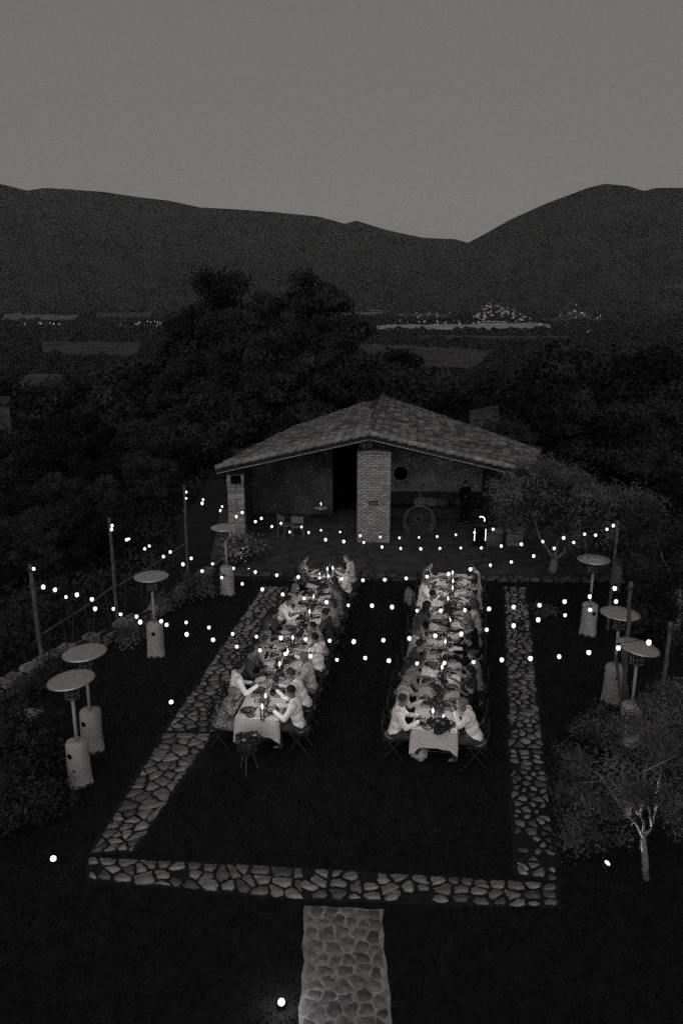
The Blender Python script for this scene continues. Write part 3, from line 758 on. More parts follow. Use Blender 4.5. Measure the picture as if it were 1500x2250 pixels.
wall_quad('wall', wl, d0, YB, M['plasterdark']); wq = wall_quad('wall', d1, wr, YB, M['plaster'])
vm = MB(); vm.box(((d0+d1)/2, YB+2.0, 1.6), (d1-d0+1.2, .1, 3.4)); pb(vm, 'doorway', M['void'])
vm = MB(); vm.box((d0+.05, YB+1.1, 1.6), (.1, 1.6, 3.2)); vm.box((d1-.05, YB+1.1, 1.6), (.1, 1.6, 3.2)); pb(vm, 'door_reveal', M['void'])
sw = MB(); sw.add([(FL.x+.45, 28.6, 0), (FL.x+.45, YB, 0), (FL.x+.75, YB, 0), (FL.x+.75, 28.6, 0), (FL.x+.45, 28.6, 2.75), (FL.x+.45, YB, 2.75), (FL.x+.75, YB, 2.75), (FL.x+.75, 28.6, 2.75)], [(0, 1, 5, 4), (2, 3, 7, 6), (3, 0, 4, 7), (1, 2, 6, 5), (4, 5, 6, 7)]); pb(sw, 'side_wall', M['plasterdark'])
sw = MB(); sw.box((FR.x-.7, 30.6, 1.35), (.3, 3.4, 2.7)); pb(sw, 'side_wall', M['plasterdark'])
# round opening high in the back wall
rc = V_at(880, 1040, YB-.03); ro = MB(); ro.tube([(rc.x, YB-.05, rc.z), (rc.x, YB+.02, rc.z)], .30, 28); pb(ro, 'round_window', M['void'])
rg = MB(); pts = [(rc.x+math.cos(2*math.pi*k/28)*.32, YB-.05, rc.z+math.sin(2*math.pi*k/28)*.32) for k in range(29)]; rg.tube(pts, .025, 6, cap=False); pb(rg, 'window_rim', M['brick'])
lmp = V_at(1000, 1055, YB-.1); e = empty('wall_lamp', (lmp.x, YB-.001, lmp.z), 0, 'small wall lamp on the pavilion back wall above the dark figure', 'lamp')
mb = MB(); mb.box((0, -.03, 0), (.08, .06, .12)); mb.build('bracket', M['darkmetal'], e); mb = MB(); mb.lathe([(.1, -.03), (.07, .03), (.02, .06)], (0, -.12, 0), 12, close=True); mb.build('lamp_shade', M['steelpole'], e)
# dark built-in bench along the back wall with cushions
bn = empty('bench', (3.6, 31.8, .1), 0, 'long dark bench against the pavilion back wall with piled cushions', 'bench')
mb = MB(); mb.box((0, 0, .25), (5.0, .75, .42)); mb.build('seat', M['timber'], bn); mb = MB(); mb.box((0, .34, .74), (5.0, .1, .5)); mb.build('backrest', M['timber'], bn)
rr = random.Random(6)
for i, (x_, w_) in enumerate(((-1.9, .5), (-.35, .6), (.1, .5), (.55, .55), (1.3, .5), (1.9, .5))):
    b = MB(); b.ball((0, 0, 0), (w_/2, .13, .2), u=12, v=8)
    for v_ in range(len(b.v)): vx, vy, vz = b.v[v_]; b.v[v_] = (math.copysign(abs(vx/(w_/2))**.55*(w_/2), vx), vy, math.copysign(abs(vz/.2)**.6*.2, vz))
    o = b.build('cushion', M['wicker'] if i in (1, 2) else M['timber'] if i in (0, 5) else M['plasterdark'], None, True, (3.6+x_, 31.82+rr.uniform(-.05, .05), .74), (-.35, rr.uniform(-.5, .5), 0))
    tag(o, ('striped grey cushion at the pillar end of the pavilion bench', 'plump grey cushion, first of the two lightest on the bench', 'pale cushion leaning on its neighbour in the middle of the bench', 'dull cushion between the pale pair and the dark figure', 'dull cushion just past the dark figure on the bench', 'dull cushion at the olive tree end of the bench')[i], 'cushion', 'cushions on the pavilion bench')
# hanging nest chair
hc = V_at(921, 1146, 29.6); e = empty('hanging_chair', (hc.x, 29.6, 0), 0, 'round wicker nest chair hanging by a rope inside the pavilion porch', 'hanging chair')
mb = MB(); mb.tube([(0, 0, hc.z+.62), (0, .1, roofz(hc.x)-.02)], .012, 6); mb.build('rope', M['wicker'], e)
for dy, rad in ((0, .62), (.16, .55)):
    mb = MB(); mb.tube([(math.sin(2*math.pi*k/32)*rad, dy, hc.z+math.cos(2*math.pi*k/32)*rad*1.02) for k in range(33)], .016, 6, cap=False); mb.build('hoop', M['wicker'], e)
mb = MB(); rr = random.Random(2)
for k in range(26):     # woven basket bowl
    a = 2*math.pi*k/26; pts = [(math.sin(a)*.6*math.cos(t), .42*math.sin(t), hc.z+math.cos(a)*.6*math.cos(t)) for t in np.linspace(0, 1.45, 6)]; mb.tube(pts, .006, 4, cap=False)
for t in (.3, .6, .9, 1.2):
    mb.tube([(math.sin(2*math.pi*k/24)*.6*math.cos(t), .42*math.sin(t), hc.z+math.cos(2*math.pi*k/24)*.6*math.cos(t)) for k in range(25)], .006, 4, cap=False)
mb.build('basket', M['wicker'], e)
# small white side chairs and a candle lantern on the porch
def side_chair(x, y, rz, label):
    e = empty('garden_chair', (x, y, .1), rz, label, 'chair', 'pale chairs on the porch')
    b = MB(); b.box((0, 0, .45), (.46, .42, .04)); b.build('seat', M['wicker'], e)
    b = MB(); b.box((0, .21, .74), (.46, .03, .24)); b.build('backrest', M['wicker'], e)
    for sx in (-1, 1):
        for sy in (-1, 1): b = MB(); b.tube([(sx*.19, sy*.17, .44), (sx*.22, sy*.21, 0)], .018, 6); b.build('leg', M['wicker'], e)
        b = MB(); b.tube([(sx*.19, .2, .46), (sx*.19, .215, .64)], .014, 6); b.build('back_post', M['cushion'], e)
p = G(654, 1180, .1); side_chair(p.x, p.y, math.pi, 'pale metal chair on the porch turned to face the lawn'); p = G(627, 1178, .1); side_chair(p.x, p.y, math.pi-.9, 'pale metal chair on the porch turned askew behind another')
p = V_at(705, 1140, 31.4); e = empty('low_table', (p.x, 31.4, .1), 0, 'small round low table beside the dark doorway', 'table')
b = MB(); b.lathe([(.0, .46), (.28, .46), (.28, .49), (0, .49)], n=20); b.build('tabletop', M['plate'], e); b = MB(); b.tube([(0, 0, 0), (0, 0, .46)], .03, 8); b.build('leg', M['darkmetal'], e)
PORCH_CANDLE = (p.x, 31.4, .59)
# dark bar trolley with light strips and an arched lamp
p = G(1051, 1198, .1); e = empty('bar_trolley', (p.x, p.y, .1), 0, 'black drinks trolley edged with two upright white light strips', 'trolley')
b = MB(); b.box((0, 0, .42), (.40, .4, .70)); b.build('cabinet', M['black'], e)
b = MB(); b.box((0, 0, .785), (.46, .44, .03)); b.build('top', M['darkmetal'], e)
for sx in (-1, 1): b = MB(); b.box((sx*.2, -.21, .46), (.025, .02, .44)); b.build('light_strip', M['tube'], e)
for sx in (-1, 1): b = MB(); b.tube([(sx*.17, -.02, .06), (sx*.17, .02, .06)], .05, 10); b.build('wheel', M['black'], e)
ar = MB(); ar.tube([(math.cos(a)*.13+.05, 0, math.sin(a)*.13+.16) for a in np.linspace(-.4, 2.1, 12)], .022, 6)
e2 = empty('arc_lamp', (p.x, p.y, .901), 0, 'small lit crescent lamp standing on the black drinks trolley', 'lamp'); ar.build('light_strip', M['tube'], e2)
b = MB(); b.box((.0, 0, .008), (.24, .1, .016)); b.tube([(.16, 0, .01), (.168, 0, .12)], .012, 6); b.build('base', M['darkmetal'], e2)
# slatted crate of firewood next to it
p = G(1082, 1196, .1); e = empty('slatted_crate', (p.x, p.y, .1), .1, 'slatted wooden crate beside the black drinks trolley', 'crate')
for k in range(8): b = MB(); b.box((-.26+k*.075, -.2, .27), (.05, .015, .5)); b.build('slat', M['wicker'], e)
for k in range(8): b = MB(); b.box((-.26+k*.075, .2, .27), (.05, .015, .5)); b.build('slat', M['wicker'], e)
b = MB(); b.box((0, 0, .03), (.58, .39, .03)); b.build('base', M['wicker'], e)
b = MB(); b.ball((0, 0, 0), (.3, .2, .10), u=14, v=8); o = b.build('folded_blanket', M['cushion'], None, True, (p.x+.15, p.y, .62), (0, .15, 0)); tag(o, 'rumpled pale blanket heaped on the slatted crate', 'blanket')

# ------------------------------------------------------------------ dry-stone wall, poles and rail on the wall side
we = empty('stone_wall', (0, 0, 0), 0, 'low dry-stone wall running along the edge of the lawn below the poles', 'wall')
line = [G(-60, 1536, .35), G(20, 1490, .35), G(92, 1450, .35), G(165, 1412, .35), G(240, 1380, .35), G(330, 1336, .35), G(405, 1287, .35), G(455, 1250, .35), G(500, 1222, .35)]
rr = random.Random(15); acc = 0; core = MB()
core.tube([(p.x, p.y, .12) for p in line], .17, 6); core.build('core', M['soil'], we)
for a, b in zip(line, line[1:]):
    d = b-a; L = d.length; t = 0; az = math.atan2(d.y, d.x)
    while t < L:
        l = rr.uniform(.2, .42); p = a.lerp(b, min(1, (t+l/2)/L))
        if rr.random() < .13: t += l; continue
        for row in range(rr.choice((2, 3, 3))):
            h_ = .12; s_ = MB(); s_.box((0, 0, 0), (l-.03, .38+rr.uniform(-.05, .05), h_), taper=rr.uniform(.8, .92))
            s_.build('stone', M['flag'], we, loc=(p.x+rr.uniform(-.03, .03), p.y+rr.uniform(-.03, .03), .07+row*.12), rot=(rr.uniform(-.1, .1), rr.uniform(-.08, .08), az+rr.uniform(-.12, .12)))
        t += l
dp = [G(-40, 1640), G(20, 1600), G(95, 1560), G(60, 1575)]
gp = MB(); prism(gp, [G(-60, 1650), G(8, 1622), G(70, 1585), G(98, 1562), G(60, 1558), G(-60, 1612)], -.05, .02); tag(gp.build('gravel_patch', M['mortar']), kind='structure')

def pole(top_px, top_z, name='light_pole', base=None, lean=(0, 0), label='', r=.045):
    p = G(top_px[0], top_px[1], top_z); e = empty(name, (p.x+lean[0], p.y+lean[1], 0), 0, label, 'pole', 'poles carrying the string lights')
    b = MB(); pts = []
    rr = random.Random(int(top_px[0]))
    zb = min(0, T1(p.x, p.y))-.3
    for k in range(9): t = k/8; pts.append((-lean[0]*t+rr.uniform(-.012, .012), -lean[1]*t+rr.uniform(-.012, .012), zb+(top_z-zb+.05)*t))
    b.tube(pts, [r*(1.15-.3*k/8) for k in range(9)], 8); b.build('post', M['pole'], e, True)
    b = MB(); b.tube([(-lean[0], -lean[1], top_z-.12), (-lean[0], -lean[1], top_z-.06)], r*1.15, 8); b.build('collar', M['darkmetal'], e)
    return p
PA = pole((67, 1245), 2.9, label='weathered wooden pole on the wall side, the one closest to the viewer', lean=(.05, 0), r=.06)
PB = pole((240, 1142), 3.1, label='middle wooden pole on the wall side of the lawn', r=.05)
PC = pole((405, 1070), 3.05, label='wooden pole on the wall side standing next to the pavilion', lean=(-.05, 0))
PP = pole((1357, 1148), 3.1, label='straight wooden pole behind the heater beside the olive trees', r=.045)
PQ = pole((1385, 1283), 3.1, label='leaning wooden pole crossing in front of the two olive-side heater dishes', lean=(.1, -.1), r=.05)
PR = pole((1472, 1372), 3.1, label='wooden pole rising behind the front olive bush', r=.045)
# low rail with leaning stakes between the poles
fe = empty('rail_fence', (0, 0, 0), 0, 'rough rail tied between the wall-side poles with leaning stakes', 'fence')
for a, b, off in ((PA, PB, .1), (PB, PC, .12)):
    p0 = Vector((a.x, a.y, 1.15)); p1 = Vector((b.x, b.y, 1.2)); m_ = MB(); m_.tube([p0, p0.lerp(p1, .5)+Vector((0, 0, -.05)), p1], .022, 6); m_.build('rail', M['pole'], fe)
    for k in range(1, 7):
        q_ = p0.lerp(p1, k/7); m_ = MB(); m_.tube([(q_.x, q_.y, 1.2), (q_.x+.15*(-1)**k, q_.y-.1, -.2)], .018, 6); m_.build('stake', M['timber'], fe)
fe2 = empty('brace_frame', (0, 0, 0), 0, 'wooden braces propping the leaning pole on the olive side', 'brace')
for a, b in (((1365, 1425), (1420, 1530)), ((1352, 1440), (1400, 1535))):
    m_ = MB(); q1 = G(a[0], a[1], 1.5); q2 = G(b[0], b[1], 0); m_.tube([q1, (q1.x+.25, q1.y-.3, -.1)], .035, 6); m_.build('brace', M['pole'], fe2)

# ------------------------------------------------------------------ string lights
brr = random.Random(8)
def string(name, a, b, px, label):
    """a, b: world end points; px: survey of bulbs; each bulb lies in the upright plane between the ends"""
    a2 = Vector((a.x, a.y)); b2 = Vector((b.x, b.y)); dl = (b2-a2); n = Vector((-dl.y, dl.x)).normalized()
    e = empty(name, a, 0, label, 'string lights', 'strings of light bulbs over the lawn'); pts = [Vector((0, 0, 0))]
    out = []
    for x, y in px:
        d = ray(x, y); den = d.x*n.x+d.y*n.y; t = (a2.dot(n))/den; out.append(Vector((d.x*t, d.y*t, CAM_H+d.z*t)))
    out.sort(key=lambda p: (Vector((p.x, p.y))-a2).dot(dl))
    for p in out:
        q_ = p-a
        pts.append(q_+Vector((0, 0, .09))); 
        o = link('bulb', BULB, e, q_); kb = brr.uniform(.78, 1.08); o.scale = (kb, kb, kb*brr.uniform(.95, 1.15)); link('socket', SOCK, o, (0, 0, 0))
    pts.append(b-a); w_ = MB(); w_.tube(pts, .007, 4, cap=False); w_.build('wire', M['black'], e)
b = MB(); b.ball((0, 0, 0), (.043, .043, .048), u=10, v=8); BULB = b.mesh('bulb', [M['bulb']], True)
b = MB(); b.tube([(0, 0, .05), (0, 0, .10)], .02, 6); SOCK = b.mesh('socket', [M['black']])
HE = Vector((6.9, 27.6, 2.35))
string('string_light', PC, HE, [(409, 1081), (446, 1098), (488, 1113), (532, 1126), (574, 1139), (617, 1150), (662, 1158), (705, 1165), (747, 1169), (791, 1177), (835, 1180), (877, 1182), (920, 1181), (960, 1179), (1001, 1175), (1042, 1170), (1083, 1163)], 'string of bulbs from the pole by the pavilion across the porch front')
string('string_light', PC+Vector((0, 0, -.15)), PP, [(409, 1095), (444, 1106), (484, 1122), (519, 1135), (561, 1146), (597, 1157), (636, 1169), (678, 1170), (715, 1186), (755, 1190), (799, 1192), (839, 1202), (880, 1205), (924, 1206), (966, 1205), (1012, 1204), (1057, 1204), (1101, 1200), (1145, 1196), (1192, 1190), (1238, 1182), (1284, 1174), (1333, 1163)], 'string of bulbs from the pole by the pavilion to the straight olive-side pole')
string('string_light', PB+Vector((0, 0, -.05)), PP+Vector((0, 0, -.06)), [(246, 1155), (283, 1184), (328, 1200), (374, 1213), (420, 1227), (467, 1239), (513, 1249), (561, 1257), (608, 1264), (655, 1268), (702, 1270), (750, 1272), (797, 1275), (845, 1274), (892, 1271), (938, 1267), (985, 1261), (1033, 1251), (1077, 1242), (1123, 1235), (1172, 1222), (1217, 1205), (1260, 1192), (1308, 1176), (1347, 1155)], 'string of bulbs from the middle wall-side pole over the far ends of both tables')
string('string_light', PB+Vector((0, 0, -.15)), PQ, [(245, 1163), (278, 1186), (318, 1206), (359, 1223), (402, 1240), (444, 1255), (487, 1269), (532, 1283), (576, 1295), (621, 1306), (668, 1315), (717, 1323), (765, 1330), (817, 1331), (861, 1334), (916, 1342), (968, 1342), (1021, 1341), (1074, 1338), (1128, 1334), (1185, 1330), (1240, 1322), (1295, 1311), (1350, 1293)], 'string of bulbs from the middle wall-side pole to the leaning olive-side pole')
string('string_light', PA+Vector((0, 0, -.05)), PQ+Vector((0, 0, -.1)), [(74, 1250), (121, 1296), (169, 1307), (202, 1317), (249, 1338), (300, 1355), (354, 1365), (409, 1368), (459, 1379), (511, 1393), (563, 1399), (617, 1402), (671, 1405), (724, 1408), (777, 1410), (842, 1407), (899, 1403), (956, 1397), (1013, 1393), (1069, 1384), (1128, 1375), (1182, 1362), (1241, 1352), (1296, 1340), (1353, 1322)], 'string of bulbs from the front wall-side pole over the middle of both tables')
string('string_light', PA+Vector((0, 0, -.2)), PR, [(95, 1290), (145, 1312), (209, 1338), (265, 1350), (308, 1367), (366, 1373), (410, 1394), (468, 1406), (520, 1421), (571, 1429), (627, 1437), (682, 1442), (740, 1450), (802, 1446), (854, 1452), (916, 1458), (976, 1457), (1040, 1455), (1102, 1450), (1165, 1447), (1228, 1443), (1293, 1434), (1358, 1424), (1425, 1412)], 'string of bulbs from the front wall-side pole over the front part of both tables')

# ------------------------------------------------------------------ patio heaters under canvas covers
def heater(dish, label, tilt=(0, 0), cov='up', hz_=2.17, seed=0):
    p = G(dish[0], dish[1], hz_); e = empty('patio_heater', (p.x, p.y, 0), 0, label, 'patio heater', 'covered patio heaters round the lawn')
    b = MB(); b.tube([(0, 0, .6), (0, 0, 1.78)], .032, 10); b.build('pole', M['steelpole'], e, True)
    b = MB(); b.lathe([(.05, 1.74), (.10, 1.80), (.10, 2.0), (.12, 2.02), (.06, 2.06), (.04, 2.12)], n=16); b.build('burner', M['darkmetal'], e)
    b = MB()
    for k in range(10): a = .628*k; b.tube([(.125*math.cos(a), .125*math.sin(a), 1.79), (.13*math.cos(a), .13*math.sin(a), 2.03)], .004, 4)
    for z_ in (1.8, 1.9, 2.02): b.tube([(.13*math.cos(.524*k), .13*math.sin(.524*k), z_) for k in range(13)], .004, 4, cap=False)
    b.build('cage', M['metal'], e)
    b = MB(); b.lathe([(0, .055), (.1, .05), (.25, .03), (.40, -.01), (.435, -.03), (.43, -.045), (.395, -.022), (.25, .018), (0, .035)], n=32)
    for k in range(8): pass
    ds = b.build('dish', M['metal'], e, True, loc=(0, 0, hz_), rot=(tilt[0], tilt[1], 0))
    sm = MB()
    for k in range(4): a = math.pi/2*k+.3; sm.tube([(.05*math.cos(a), .05*math.sin(a), .062), (.41*math.cos(a), .41*math.sin(a), -.01)], .005, 4)
    sm.build('seam', M['steelpole'], ds)
    rr = random.Random(seed); c = MB(); H = .88
    prof = [(.04, H+.02), (.12, H+.012), (.195, H-.015), (.212, H-.06), (.21, H*.75), (.213, H*.5), (.216, H*.3), (.22, .12), (.235, .03), (.24, 0.0)]
    n = 28; vs = []; fs = []
    for i, (r_, z) in enumerate(prof):
        for k in range(n):
            a = 2*math.pi*k/n; low = max(0, 1-z/.5); q_ = r_*(1+.03*math.sin(a*3+seed+z*5)+.025*low*math.sin(a*7+seed*2))
            vs.append((q_*math.cos(a), q_*math.sin(a), z+.02*(1-low if i < 2 else 0)*rr.uniform(-1, 1)))
    for i in range(len(prof)-1):
        for k in range(n): k2 = (k+1) % n; fs.append((i*n+k, (i+1)*n+k, (i+1)*n+k2, i*n+k2))
    c.add(vs, fs); cv = c.build('canvas_cover', M['cover'], e, True)
    sd = rr.uniform(-.5, .5)
    m_ = MB(); a = -math.pi/2+sd; d_ = Vector((math.cos(a), math.sin(a), 0)); c_ = d_*.212+Vector((0, 0, .66))
    m_.tube([c_-d_*.01, c_+d_*.006], .052, 16); m_.build('vent_hole' , M['void'], cv)
    b = MB(); b.lathe([(.0, .0), (.235, .0), (.235, .04), (.2, .06), (0, .06)], n=24); b.build('base', M['darkmetal'], e)
heater((155, 1491), 'covered patio heater closest to the viewer on the wall side, its canvas slumped', (0, -.09), seed=1)
heater((185, 1431), 'covered patio heater second from the front on the wall side', (0, -.06), seed=2)
heater((332, 1264), 'covered patio heater standing alone between two poles on the wall side', (0, 0), seed=3)
heater((494, 1157), 'covered patio heater beside the lit shrub near the pavilion', (0, 0), seed=4)
heater((1305, 1227), 'covered patio heater under the olive tree in front of the straight pole', (0, 0), seed=5)
heater((1362, 1345), 'covered patio heater in the middle of the three on the olive side', (0, .05), seed=6)
heater((1402, 1419), 'covered patio heater half hidden behind the front olive bush', (.02, .17), seed=7)

# ------------------------------------------------------------------ tables
TH = .78; TW = .44
TAB = {'wall-side': (Vector((-1.70, 14.25, 0)), Vector((-.44, 22.9, 0))), 'olive-side': (Vector((1.80, 13.8, 0)), Vector((3.38, 22.9, 0)))}
def frame(key):
    a, b = TAB[key]; u = (b-a).normalized(); return a, u, Vector((u.y, -u.x, 0)), (b-a).length      # origin, along, across (towards the olive side), length
def cloth_mesh(L, W, seed):
    rr = random.Random(seed); mb = MB(); per = []; st = .06
    hw = W; n1 = int(2*hw/st); n2 = int(L/st)
    for k in range(n1): per.append((-hw+2*hw*k/n1, 0))
    for k in range(n2): per.append((hw, L*k/n2))
    for k in range(n1): per.append((hw-2*hw*k/n1, L))
    for k in range(n2): per.append((-hw, L-L*k/n2))
    n = len(per); cen = [(-hw+2*hw*i/6) for i in range(7)]
    vs = []; fs = []
    rows = 7; corners = [(-hw, 0), (hw, 0), (hw, L), (-hw, L)]
    for i, (x, y) in enumerate(per):
        cd_ = min(math.hypot(x-c[0], y-c[1]) for c in corners)
        endside = (y == 0 or y == L); out = Vector((0, -1 if y == 0 else 1 if y == L else 0)) if endside and abs(x) < hw-1e-6 else Vector((1 if x > 0 else -1, 0))
        if cd_ < 1e-6: out = Vector((1 if x > 0 else -1, -1 if y == 0 else 1)).normalized()
        drop = (.38 if endside else .27)+.13*math.exp(-(cd_/.09)**2)+.02*math.sin(i*.31+seed)
        for r_ in range(rows):
            t = r_/(rows-1); wv = (.016*math.sin(i*.62+seed)+.012*math.sin(i*1.37))*t
            o = .012*min(1, t*4)+.012*t+wv+.02*t*math.exp(-(cd_/.1)**2)
            vs.append((x+out.x*o, y+out.y*o, TH+.008-(.0 if r_ == 0 else drop*t)))
    for i in range(n):
        i2 = (i+1) % n
        for r_ in range(rows-1): fs.append((i*rows+r_, i*rows+r_+1, i2*rows+r_+1, i2*rows+r_))
    mb.add(vs, fs)
    # top
    nx, ny = 10, 90; tv_ = []; tf_ = []
    for j in range(ny+1):
        for i in range(nx+1): tv_.append((-hw+2*hw*i/nx, L*j/ny, TH+.008+(0 if i in (0, nx) or j in (0, ny) else rr.uniform(0, .005))))
    for j in range(ny):
        for i in range(nx): k = j*(nx+1)+i; tf_.append((k, k+1, k+nx+2, k+nx+1))
    mb.add(tv_, tf_); return mb
for key, seed in (('wall-side', 1), ('olive-side', 2)):
    a, u, v, L = frame(key); rz = math.atan2(u.y, u.x)-math.pi/2
    t = empty('long_table', a, rz, 'long banquet table under linen, on the '+('wall side of the lawn' if seed == 1 else 'olive side of the lawn'), 'table', 'two long banquet tables')
    b = MB(); b.box((0, L/2, TH-.02), (TW*2-.02, L-.04, .035)); b.build('tabletop', M['chair'], t)
    for y in (.35, L*.25, L*.5, L*.75, L-.35):
        for sx in (-1, 1): b = MB(); b.tube([(sx*.36, y, TH-.04), (sx*.40, y-.03, 0)], .02, 6); b.build('leg', M['chair'], t)
        b = MB(); b.tube([(-.40, y-.02, .14), (.40, y-.02, .14)], .014, 6); b.build('stretcher', M['chair'], t)
    c = cloth_mesh(L, TW, seed).build('tablecloth', M['cloth'], None, True, a, (0, 0, rz))
    tag(c, 'long pale linen cloth hanging over the table on the '+('wall side' if seed == 1 else 'olive side'), 'tablecloth', 'cloths of the banquet tables')

# ------------------------------------------------------------------ people
def remeshed(mb, name, vox, mats, smooth_it=2):
    me = mb.mesh(name+'_tmp'); o = bpy.data.objects.new('tmp', me); COL.objects.link(o)
    m = o.modifiers.new('r', 'REMESH'); m.mode = 'VOXEL'; m.voxel_size = vox; m.use_smooth_shade = True
    s2 = o.modifiers.new('s', 'SMOOTH'); s2.factor = .5; s2.iterations = smooth_it
    dg = bpy.context.evaluated_depsgraph_get(); e = o.evaluated_get(dg); out = bpy.data.meshes.new_from_object(e); out.name = name
    bpy.data.objects.remove(o); bpy.data.meshes.remove(me)
    out.materials.clear()
    for mm in mats: out.materials.append(mm)
    return out
def rz_(v, a): return Vector((v.x*math.cos(a)-v.y*math.sin(a), v.x*math.sin(a)+v.y*math.cos(a), v.z))
def pose(lean=.15, yaw=0, hyaw=0, hpitch=.25, arms='table', stand=False, female=False, side=0):
    J = {}
    hipz = .93 if stand else .53
    J['pel'] = Vector((0, 0, hipz))
    def up(l, x=0, fwd=0):   # along the leaning spine
        p = Vector((x, math.sin(lean)*l+fwd*math.cos(lean), math.cos(lean)*l-fwd*math.sin(lean)))
        return J['pel']+rz_(p, yaw*min(1, l/.4))+Vector((side*l*.25, 0, 0))
    sw = .165 if female else .19
    J['waist'] = up(.2); J['chest'] = up(.40); J['neck'] = up(.53); J['shL'] = up(.47, -sw); J['shR'] = up(.47, sw)
    J['head'] = J['neck']+rz_(Vector((0, .05+lean*.12, .155)), yaw+hyaw*.4)
    for s_, sg in (('L', -1), ('R', 1)):
        J['hip'+s_] = J['pel']+Vector((sg*.095, 0, -.02))
        if stand:
            J['kn'+s_] = Vector((sg*.11, .03, .50)); J['an'+s_] = Vector((sg*.12, -.02, .09)); J['to'+s_] = Vector((sg*.15, .14, .035))
        else:
            J['kn'+s_] = Vector((sg*.12, .42, .50)); J['an'+s_] = Vector((sg*.12, .40+.06*sg, .10)); J['to'+s_] = Vector((sg*.13, .55+.06*sg, .04))
        sh = J['sh'+s_]
        if arms == 'table': J['el'+s_] = sh+rz_(Vector((sg*.07, .14, -.24)), yaw); J['wr'+s_] = Vector((sg*.12, sh.y+.36, .825))
        elif arms == 'elbows': J['el'+s_] = Vector((sg*.22, sh.y+.12, .83)); J['wr'+s_] = Vector((sg*.07, sh.y+.22, 1.02))
        elif arms == 'lap': J['el'+s_] = sh+rz_(Vector((sg*.08, .02, -.28)), yaw); J['wr'+s_] = J['pel']+Vector((sg*.07, .26, .09))
        elif arms == 'gesture':
            J['el'+s_] = sh+rz_(Vector((sg*.09, .1, -.25)), yaw); J['wr'+s_] = sh+rz_(Vector((sg*.10, .34, -.10)), yaw) if sg > 0 else Vector((sg*.14, sh.y+.34, .825))
        elif arms == 'fold': J['el'+s_] = sh+Vector((sg*.05, .06, -.29)); J['wr'+s_] = J['chest']+Vector((-sg*.02, .19, -.14+.03*sg))
        d = (J['wr'+s_]-J['el'+s_]).normalized(); J['ha'+s_] = J['wr'+s_]+d*.085
    J['hyaw'] = yaw+hyaw; J['hp'] = hpitch; J['stand'] = stand; J['fem'] = female
    return J
def torso(mb, J, g):
    L = J['waist']; r_ = Matrix.Rotation(J['hyaw']*.4, 3, 'Z'); f = .88 if J['fem'] else 1
    mb.ball(J['pel'], (.17+g, .13+g, .13+g), u=14, v=10); mb.ball(J['waist'], (.145*f+g, .11*f+g, .16+g), r_, 14, 10)
    mb.ball(J['chest']-Vector((0, 0, .03)), (.165*f+g, .12*f+g, .17+g), r_, 14, 10)
    mb.limb(J['shL'], J['shR'], .065*f+g, .065*f+g); mb.limb(J['chest'], J['neck'], .10+g, .062+g*.4)
    if J['fem']:
        for sg in (-1, 1): mb.ball(J['chest']+rz_(Vector((sg*.075, .085, -.03)), J['hyaw']*.3), .065+g, u=8, v=6)
def arm(mb, J, g, full=True, s=('L', 'R')):
    for k in s:
        mb.limb(J['sh'+k], J['el'+k], .055+g, .042+g)
        if full: mb.limb(J['el'+k], J['wr'+k], .041+g, .029+g)
def hand(mb, J, k):
    sg = -1 if k == 'L' else 1; w_ = J['wr'+k]; d = (J['ha'+k]-w_).normalized(); sd = d.cross(Vector((0, 0, 1)))
    if sd.length < .1: sd = Vector((1, 0, 0))
    sd.normalize(); nn = sd.cross(d).normalized(); dn = -nn if nn.z > 0 else nn
    mb.limb(J['el'+k], w_, .036, .026); rm = Matrix((sd, d, nn)).transposed()
    mb.ball(w_+d*.045, (.040, .052, .018), rm, 10, 8)
    for i, (o, l) in enumerate(((-.033, .062), (-.011, .074), (.011, .07), (.033, .054))):
        p0 = w_+d*.08+sd*o; p1 = p0+d*l*.55+dn*.008+sd*o*.15; p2 = p1+d*l*.4+dn*.024
        mb.tube([p0, p1, p2], [.0105, .010, .009], 6); mb.ball(p2, .009, u=6, v=5)
    t0 = w_+d*.02-sd*sg*.03; t1 = t0-sd*sg*.028+d*.03; t2 = t1+d*.03+dn*.012; mb.tube([t0, t1, t2], [.013, .011, .009], 6); mb.ball(t2, .009, u=6, v=5)
def legs(mb, J, g):
    for k in ('L', 'R'):
        mb.limb(J['hip'+k], J['kn'+k], .088+g, .062+g); mb.limb(J['kn'+k], J['an'+k], .058+g, .040+g)
